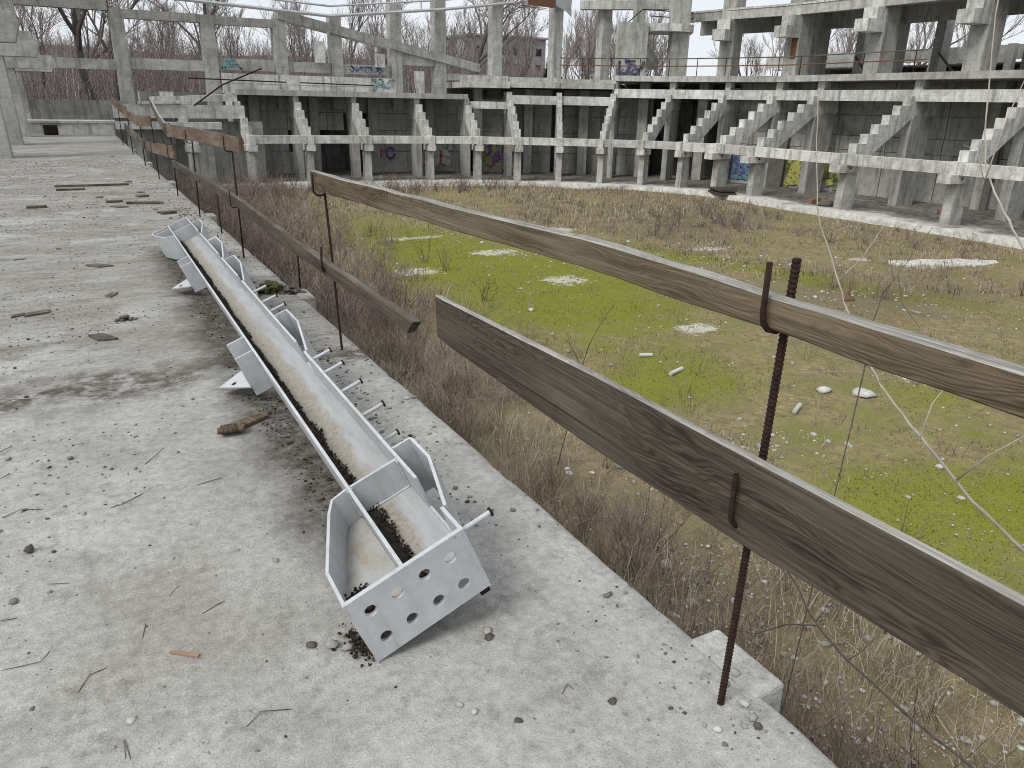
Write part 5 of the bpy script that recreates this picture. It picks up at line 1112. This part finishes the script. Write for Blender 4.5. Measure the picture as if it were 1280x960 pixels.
    # a few taller bare stalks by the deck edge, one by one
brush()
def sapling(name, main, branches, r0, r1, mat, label, base=None):
    org = Vector(main[0]) if base is None else Vector(base); root = empty(name, org)
    pts = ([Vector(base)] if base else []) + [Vector(p) for p in main]
    n = len(pts); sm = []
    for i in range(n - 1):
        p0, p1, p2, p3 = pts[max(i - 1, 0)], pts[i], pts[i + 1], pts[min(i + 2, n - 1)]
        for t in (0, 0.25, 0.5, 0.75):
            sm.append(0.5 * ((2 * p1) + (p2 - p0) * t + (2 * p0 - 5 * p1 + 4 * p2 - p3) * t * t + (3 * p1 - p0 - 3 * p2 + p3) * t ** 3) + Vector([random.uniform(-1, 1) * r0 * 0.5 for _ in range(3)]))
    sm.append(pts[-1]); N = len(sm)
    m = MB(); m.tube([p - org for p in sm], [(r0 + (r1 - r0) * k / (N - 1)) * (1.25 if k % 5 == 0 else 1.0) for k in range(N)], 6); m.build('stem', mat, root, True)
    for b, rb in branches:
        m = MB(); q = [Vector(p) - org for p in b]; m.tube(q, [rb * (1 - 0.7 * k / (len(q) - 1)) for k in range(len(q))], 5); m.build('branch', mat, root, True)
    return tag(root, label, 'sapling')
sapling('sapling', [(1.55, 0.40, 0.10), (1.7, 0.623, 0.536), (1.74, 0.735, 0.569), (1.78, 0.891, 0.614), (1.82, 1.076, 0.702), (1.86, 1.212, 0.76), (1.9, 1.304, 0.807), (1.94, 1.443, 0.934), (1.98, 1.539, 1.032), (2.02, 1.677, 1.206), (2.06, 1.763, 1.466), (2.1, 1.809, 1.561)],
        [([(1.78, 0.939, 0.646), (1.8, 0.891, 0.729), (1.85, 0.836, 0.804)], 0.0028), ([(1.98, 1.525, 1.004), (2.0, 1.468, 1.092), (2.05, 1.455, 1.185)], 0.0025), ([(1.81, 1.070, 0.70), (1.85, 1.081, 0.785), (1.9, 1.081, 0.833)], 0.002), ([(1.88, 1.26, 0.785), (1.9, 1.17, 0.83), (1.95, 1.1, 0.9)], 0.002)],
        0.0052, 0.0014, 'twig_pale', 'pale bare sapling shoot bending up behind both rail boards', base=(1.75, 0.2, -2.4))
sapling('sapling', [(2.3, 0.9, 0.4), (2.4, 1.094, 0.991), (2.45, 1.263, 1.119), (2.5, 1.373, 1.209), (2.55, 1.48, 1.319), (2.6, 1.552, 1.475), (2.65, 1.619, 1.742), (2.7, 1.665, 1.90)],
        [([(2.5, 1.454, 1.30), (2.55, 1.46, 1.478), (2.6, 1.456, 1.617)], 0.003), ([(2.5, 1.46, 1.30), (2.5, 1.499, 1.385), (2.5, 1.55, 1.40)], 0.002), ([(2.47, 1.30, 1.15), (2.5, 1.22, 1.25), (2.55, 1.2, 1.34)], 0.002)],
        0.005, 0.0016, 'twig_pale', 'pale bare sapling at the right edge in front of the stand', base=(2.4, 0.6, -2.4))
sapling('sapling', [(1.62, 0.33, -0.16), (1.70, 0.52, -0.09), (1.75, 0.661, -0.071), (1.783, 0.74, -0.084), (1.817, 0.944, -0.101), (1.85, 1.145, -0.099), (1.883, 1.315, -0.079), (1.917, 1.42, -0.033), (1.95, 1.546, 0.009)],
        [([(1.88, 1.311, -0.082), (1.91, 1.439, -0.175), (1.94, 1.59, -0.333), (1.97, 1.792, -0.46), (2.0, 2.01, -0.518)], 0.003), ([(1.888, 1.322, -0.078), (1.9, 1.306, -0.032), (1.9, 1.288, 0.032)], 0.002), ([(1.85, 1.16, -0.098), (1.9, 1.148, -0.066), (1.9, 1.111, 0.026)], 0.002)],
        0.006, 0.0025, 'twig', 'forked brown branch below the wide lower board', base=(1.60, 0.05, -2.4))
sapling('sapling', [(4.4, 6.6, -1.9), (4.5, 6.489, -1.097), (4.5, 6.31, -0.75), (4.6, 6.133, -0.383)], [([(4.47, 6.5, -1.2), (4.3, 6.5, -0.9), (4.2, 6.4, -0.75)], 0.004)], 0.007, 0.002, 'twig', 'dark thin shoot above the wide lower board', base=(4.35, 6.7, -2.45))
sapling('sapling', [(2.35, 1.65, 0.4), (2.3, 1.603, 0.855), (2.3, 1.545, 1.004), (2.4, 1.531, 1.143)], [([(2.3, 1.548, 0.99), (2.3, 1.514, 0.903), (2.3, 1.438, 0.842)], 0.002), ([(2.3, 1.56, 0.97), (2.35, 1.62, 1.02), (2.38, 1.66, 1.09)], 0.0018)], 0.003, 0.001, 'twig', 'dark thin twig rising behind the top rail at right', base=(2.5, 1.9, -2.4))
for k, (x, y, h) in enumerate(((2.05, 3.35, 1.6), (1.95, 3.55, 1.45), (2.2, 4.9, 1.7), (1.85, 6.0, 1.9), (2.0, 7.3, 1.8), (2.4, 8.6, 2.0), (2.1, 5.4, 1.5), (2.9, 6.1, 1.3), (3.6, 4.3, 1.2), (5.2, 3.0, 1.3), (6.9, 2.6, 1.1), (3.2, 9.3, 1.8))):
    z = gz(x, y); lx, ly = random.uniform(-.15, .15), random.uniform(-.15, .15)
    m_ = [(x, y, z), (x + lx * 0.3, y + ly * 0.3, z + h * 0.4), (x + lx * 0.8, y + ly * 0.7, z + h * 0.75), (x + lx, y + ly, z + h)]
    br = [([(x + lx * t, y + ly * t, z + h * t), (x + lx * t + random.uniform(-.15, .15), y + ly * t + random.uniform(-.15, .15), z + h * (t + 0.16))], 0.002) for t in (0.35, 0.5, 0.62, 0.75)]
    o = sapling('weed_stalk', m_, br, 0.005, 0.0015, 'twig', 'tall dry weed stalk standing in the brush beside the deck'); o['category'] = 'plant'; o['group'] = 'dry weed stalks beside the deck'

# ================================================================== TREES AND FAR THINGS
def grow(seed, h, spread, levels=5, trunk_r=0.16, fork=0.25, up=0.5):
    rd = random.Random(seed); T = []; Cn = []
    def rec(p, d, l, r, lv):
        n = 4 if lv < 2 else 3; pts = [p]; q = p.copy(); dd = d.copy()
        for k in range(n):
            dd = (dd + Vector((rd.gauss(0, .13), rd.gauss(0, .13), rd.gauss(0, .08) + 0.05 * up))).normalized(); q = q + dd * (l / n); pts.append(q.copy())
        rad = [r * (1 - 0.45 * k / n) for k in range(n + 1)]
        (T if lv < 2 else Cn).append((pts, rad, 6 if lv == 0 else (5 if lv < 2 else 3)))
        if lv >= levels: return
        kids = (3 if lv == 0 else rd.choice((3, 4, 4))) if lv < 3 else rd.choice((3, 4))
        for c in range(kids):
            t = rd.uniform(0.45, 1.0) if lv else rd.uniform(fork, 1.0); i = min(int(t * n), n - 1); b = pts[i].lerp(pts[i + 1], t * n - i)
            a = rd.uniform(0, 6.28); side = dd.orthogonal().normalized(); side.rotate(Matrix.Rotation(a, 3, dd)) 
            nd = (dd * rd.uniform(0.5, 1.0) + side * rd.uniform(0.4, 0.95) * spread + Vector((0, 0, up * 0.35))).normalized()
            rec(b, nd, l * rd.uniform(0.5, 0.75), r * rd.uniform(0.42, 0.6), lv + 1)
        if lv < levels: rec(q, dd, l * 0.62, r * 0.55, lv + 1)
    rec(Vector((0, 0, -0.3)), Vector((rd.gauss(0, .06), rd.gauss(0, .06), 1)).normalized(), h * 0.42, trunk_r, 0)
    mt = MB(); mc = MB()
    for pts, rad, n in T: mt.tube(pts, rad, n, False)
    for pts, rad, n in Cn: mc.tube(pts, [max(x, 0.011) for x in rad], n, False)
    return mt, mc
def plain(mb, name, mat):
    me = bpy.data.meshes.new(name); me.from_pydata(mb.v, [], mb.f); me.materials.append(M[mat]); return me
VAR = []
for s_, h, sp, lv, tr, fk, up in ((1, 12, 0.8, 4, 0.22, 0.35, 0.5), (2, 10, 0.55, 4, 0.13, 0.3, 0.9), (3, 11, 0.7, 4, 0.17, 0.25, 0.7), (4, 8, 0.6, 4, 0.10, 0.2, 0.9), (5, 13, 0.9, 4, 0.26, 0.3, 0.45), (6, 9, 0.5, 4, 0.09, 0.15, 1.1)):
    a, b = grow(s_, h, sp, lv, tr, fk, up); VAR.append((plain(a, 'trunk', 'bark'), plain(b, 'crown', 'bark_twig')))
def tree(k, x, y, sc, rz, label, group=None, z=None):
    r = empty('bare_tree', (x, y, (float(hill(np.array([x]), np.array([y]))[0]) if z is None else z)), (0, 0, rz)); r.scale = (sc, sc, sc)
    for nm, me in zip(('trunk', 'crown'), VAR[k]):
        o = bpy.data.objects.new(nm, me); COL.objects.link(o); o.parent = r
    return tag(r, label, 'tree', group)
tree(4, 0.9, 52, 1.05, 0.4, 'thick forked bare tree seen through the left opening of the far frame')
tree(0, 2.6, 54, 1.0, 2.2, 'dark bare tree with spreading limbs beside the leftmost far column')
tree(4, 26.5, 56, 1.0, 1.0, 'large bare tree with wide limbs between two central far columns')
tree(0, 9.3, 58, 1.1, 3.4, 'bare tree behind the third far column')
tree(2, 19.0, 55, 1.05, 5.0, 'bare tree behind the sloping beam')
TR = random.Random(5); n_t = 0
for k in range(38):
    y = TR.uniform(52, 105); x = TR.uniform(-0.09, 0.56) * y + TR.uniform(-2, 2); tree(TR.choice((1, 2, 3, 5, 0)), x, y, TR.uniform(0.75, 1.15), TR.uniform(0, 6.28), 'slender bare grey brown tree on the slope behind the far end', 'bare trees on the slope behind the far end'); n_t += 1
for k in range(26):
    y = TR.uniform(50, 95); x = TR.uniform(0.56, 0.80) * y; tree(TR.choice((1, 3, 5, 5)), x, y, TR.uniform(0.8, 1.2), TR.uniform(0, 6.28), 'thin bare tree against the sky behind the far corner', 'thin bare trees behind the far corner')
for k in range(22):
    y = TR.uniform(18, 62); x = 52 + TR.uniform(0, 26); tree(TR.choice((1, 2, 3, 5)), x, y, TR.uniform(0.8, 1.15), TR.uniform(0, 6.28), 'bare tree seen between the columns of the upper gallery', 'bare trees behind the upper gallery')
def thicket():
    n = 17000; y = rng.uniform(47, 135, n); x = rng.uniform(-0.12, 0.86, n) * y + rng.uniform(-3, 3, n); right = np.clip((x / y - 0.5) / 0.2, 0, 1)
    k = rng.random(n) < (1 - 0.75 * right); x, y, right = x[k], y[k], right[k]; n = len(x)
    z = hill(x, y) - 0.1; h = rng.uniform(0.8, 4.6, n) * (1 - 0.45 * right); A_ = np.stack([x, y, z], 1); B_ = A_ + np.stack([rng.normal(0, 0.22, n) * h, rng.normal(0, 0.22, n) * h, h], 1)
    r0 = rng.uniform(0.010, 0.028, n) * (0.6 + y / 110); t = np.clip(rng.normal(0.45, 0.25, n), 0, 1)
    tt = rng.uniform(0.3, 0.95, n * 2)[:, None]; s_ = np.repeat(np.arange(n), 2); A2 = A_[s_] + (B_ - A_)[s_] * tt; hh = h[s_] * 0.35
    B2 = A2 + np.stack([rng.normal(0, 0.5, n * 2) * hh, rng.normal(0, 0.5, n * 2) * hh, rng.uniform(0, 0.9, n * 2) * hh], 1)
    v, f = stems(np.concatenate([A_, A2]), np.concatenate([B_, B2]), np.concatenate([r0, r0[s_] * 0.6]), np.concatenate([r0, r0[s_] * 0.6]) * 0.4, 0.05, 2)
    tag(fast('thicket', v, f, 'thicket', np.repeat(np.concatenate([t, t[s_]]), 9)), 'dense reddish brown thicket covering the slope behind the stadium', 'thicket', kind='stuff')
thicket()
def conifer(x, y, h):
    z = float(hill(np.array([x]), np.array([y]))[0]); r = empty('conifer', (x, y, z)); m = MB(); m.tube([(0, 0, -0.2), (0, 0, h)], [0.12, 0.02], 6); m.build('trunk', 'bark', r)
    n = 2600; t = rng.random(n) ** 0.8; zz = 0.4 + t * (h - 0.4); rad = (1 - t) * h * 0.27 * rng.uniform(0.3, 1.05, n) + 0.05; a = rng.uniform(0, 6.28, n)
    P = np.stack([rad * np.cos(a), rad * np.sin(a), zz], 1); d = np.stack([np.cos(a), np.sin(a), np.full(n, -0.25)], 1) * 0.35; B_ = P + d + rng.normal(0, 0.1, (n, 3))
    v, f = stems(P, B_, np.full(n, 0.05), np.full(n, 0.008), 0.03, 1); fast('crown', v, f, 'needle', parent=r); return tag(r, 'small dark green conifer standing between two far columns', 'tree')
conifer(41.5, 68, 5.2)
r = empty('far_building', (85, 160, 3)); L = -r.location
part('wall', 'house', lambda m: m.box(76, 94.5, 158, 172, 2.0, 14.6), r); part('roof', 'concrete_col', lambda m: m.box(75.5, 95, 157.5, 172.5, 14.602, 15.0), r)
for j in range(3):
    for i in range(6): part('window', 'dark_void', lambda m: m.box(77.5 + i * 2.9, 78.9 + i * 2.9, 157.93, 157.995, 4.6 + j * 3.3, 6.1 + j * 3.3), r)
tag(r, 'plain dark block of a building on the hill behind the far columns', 'building')
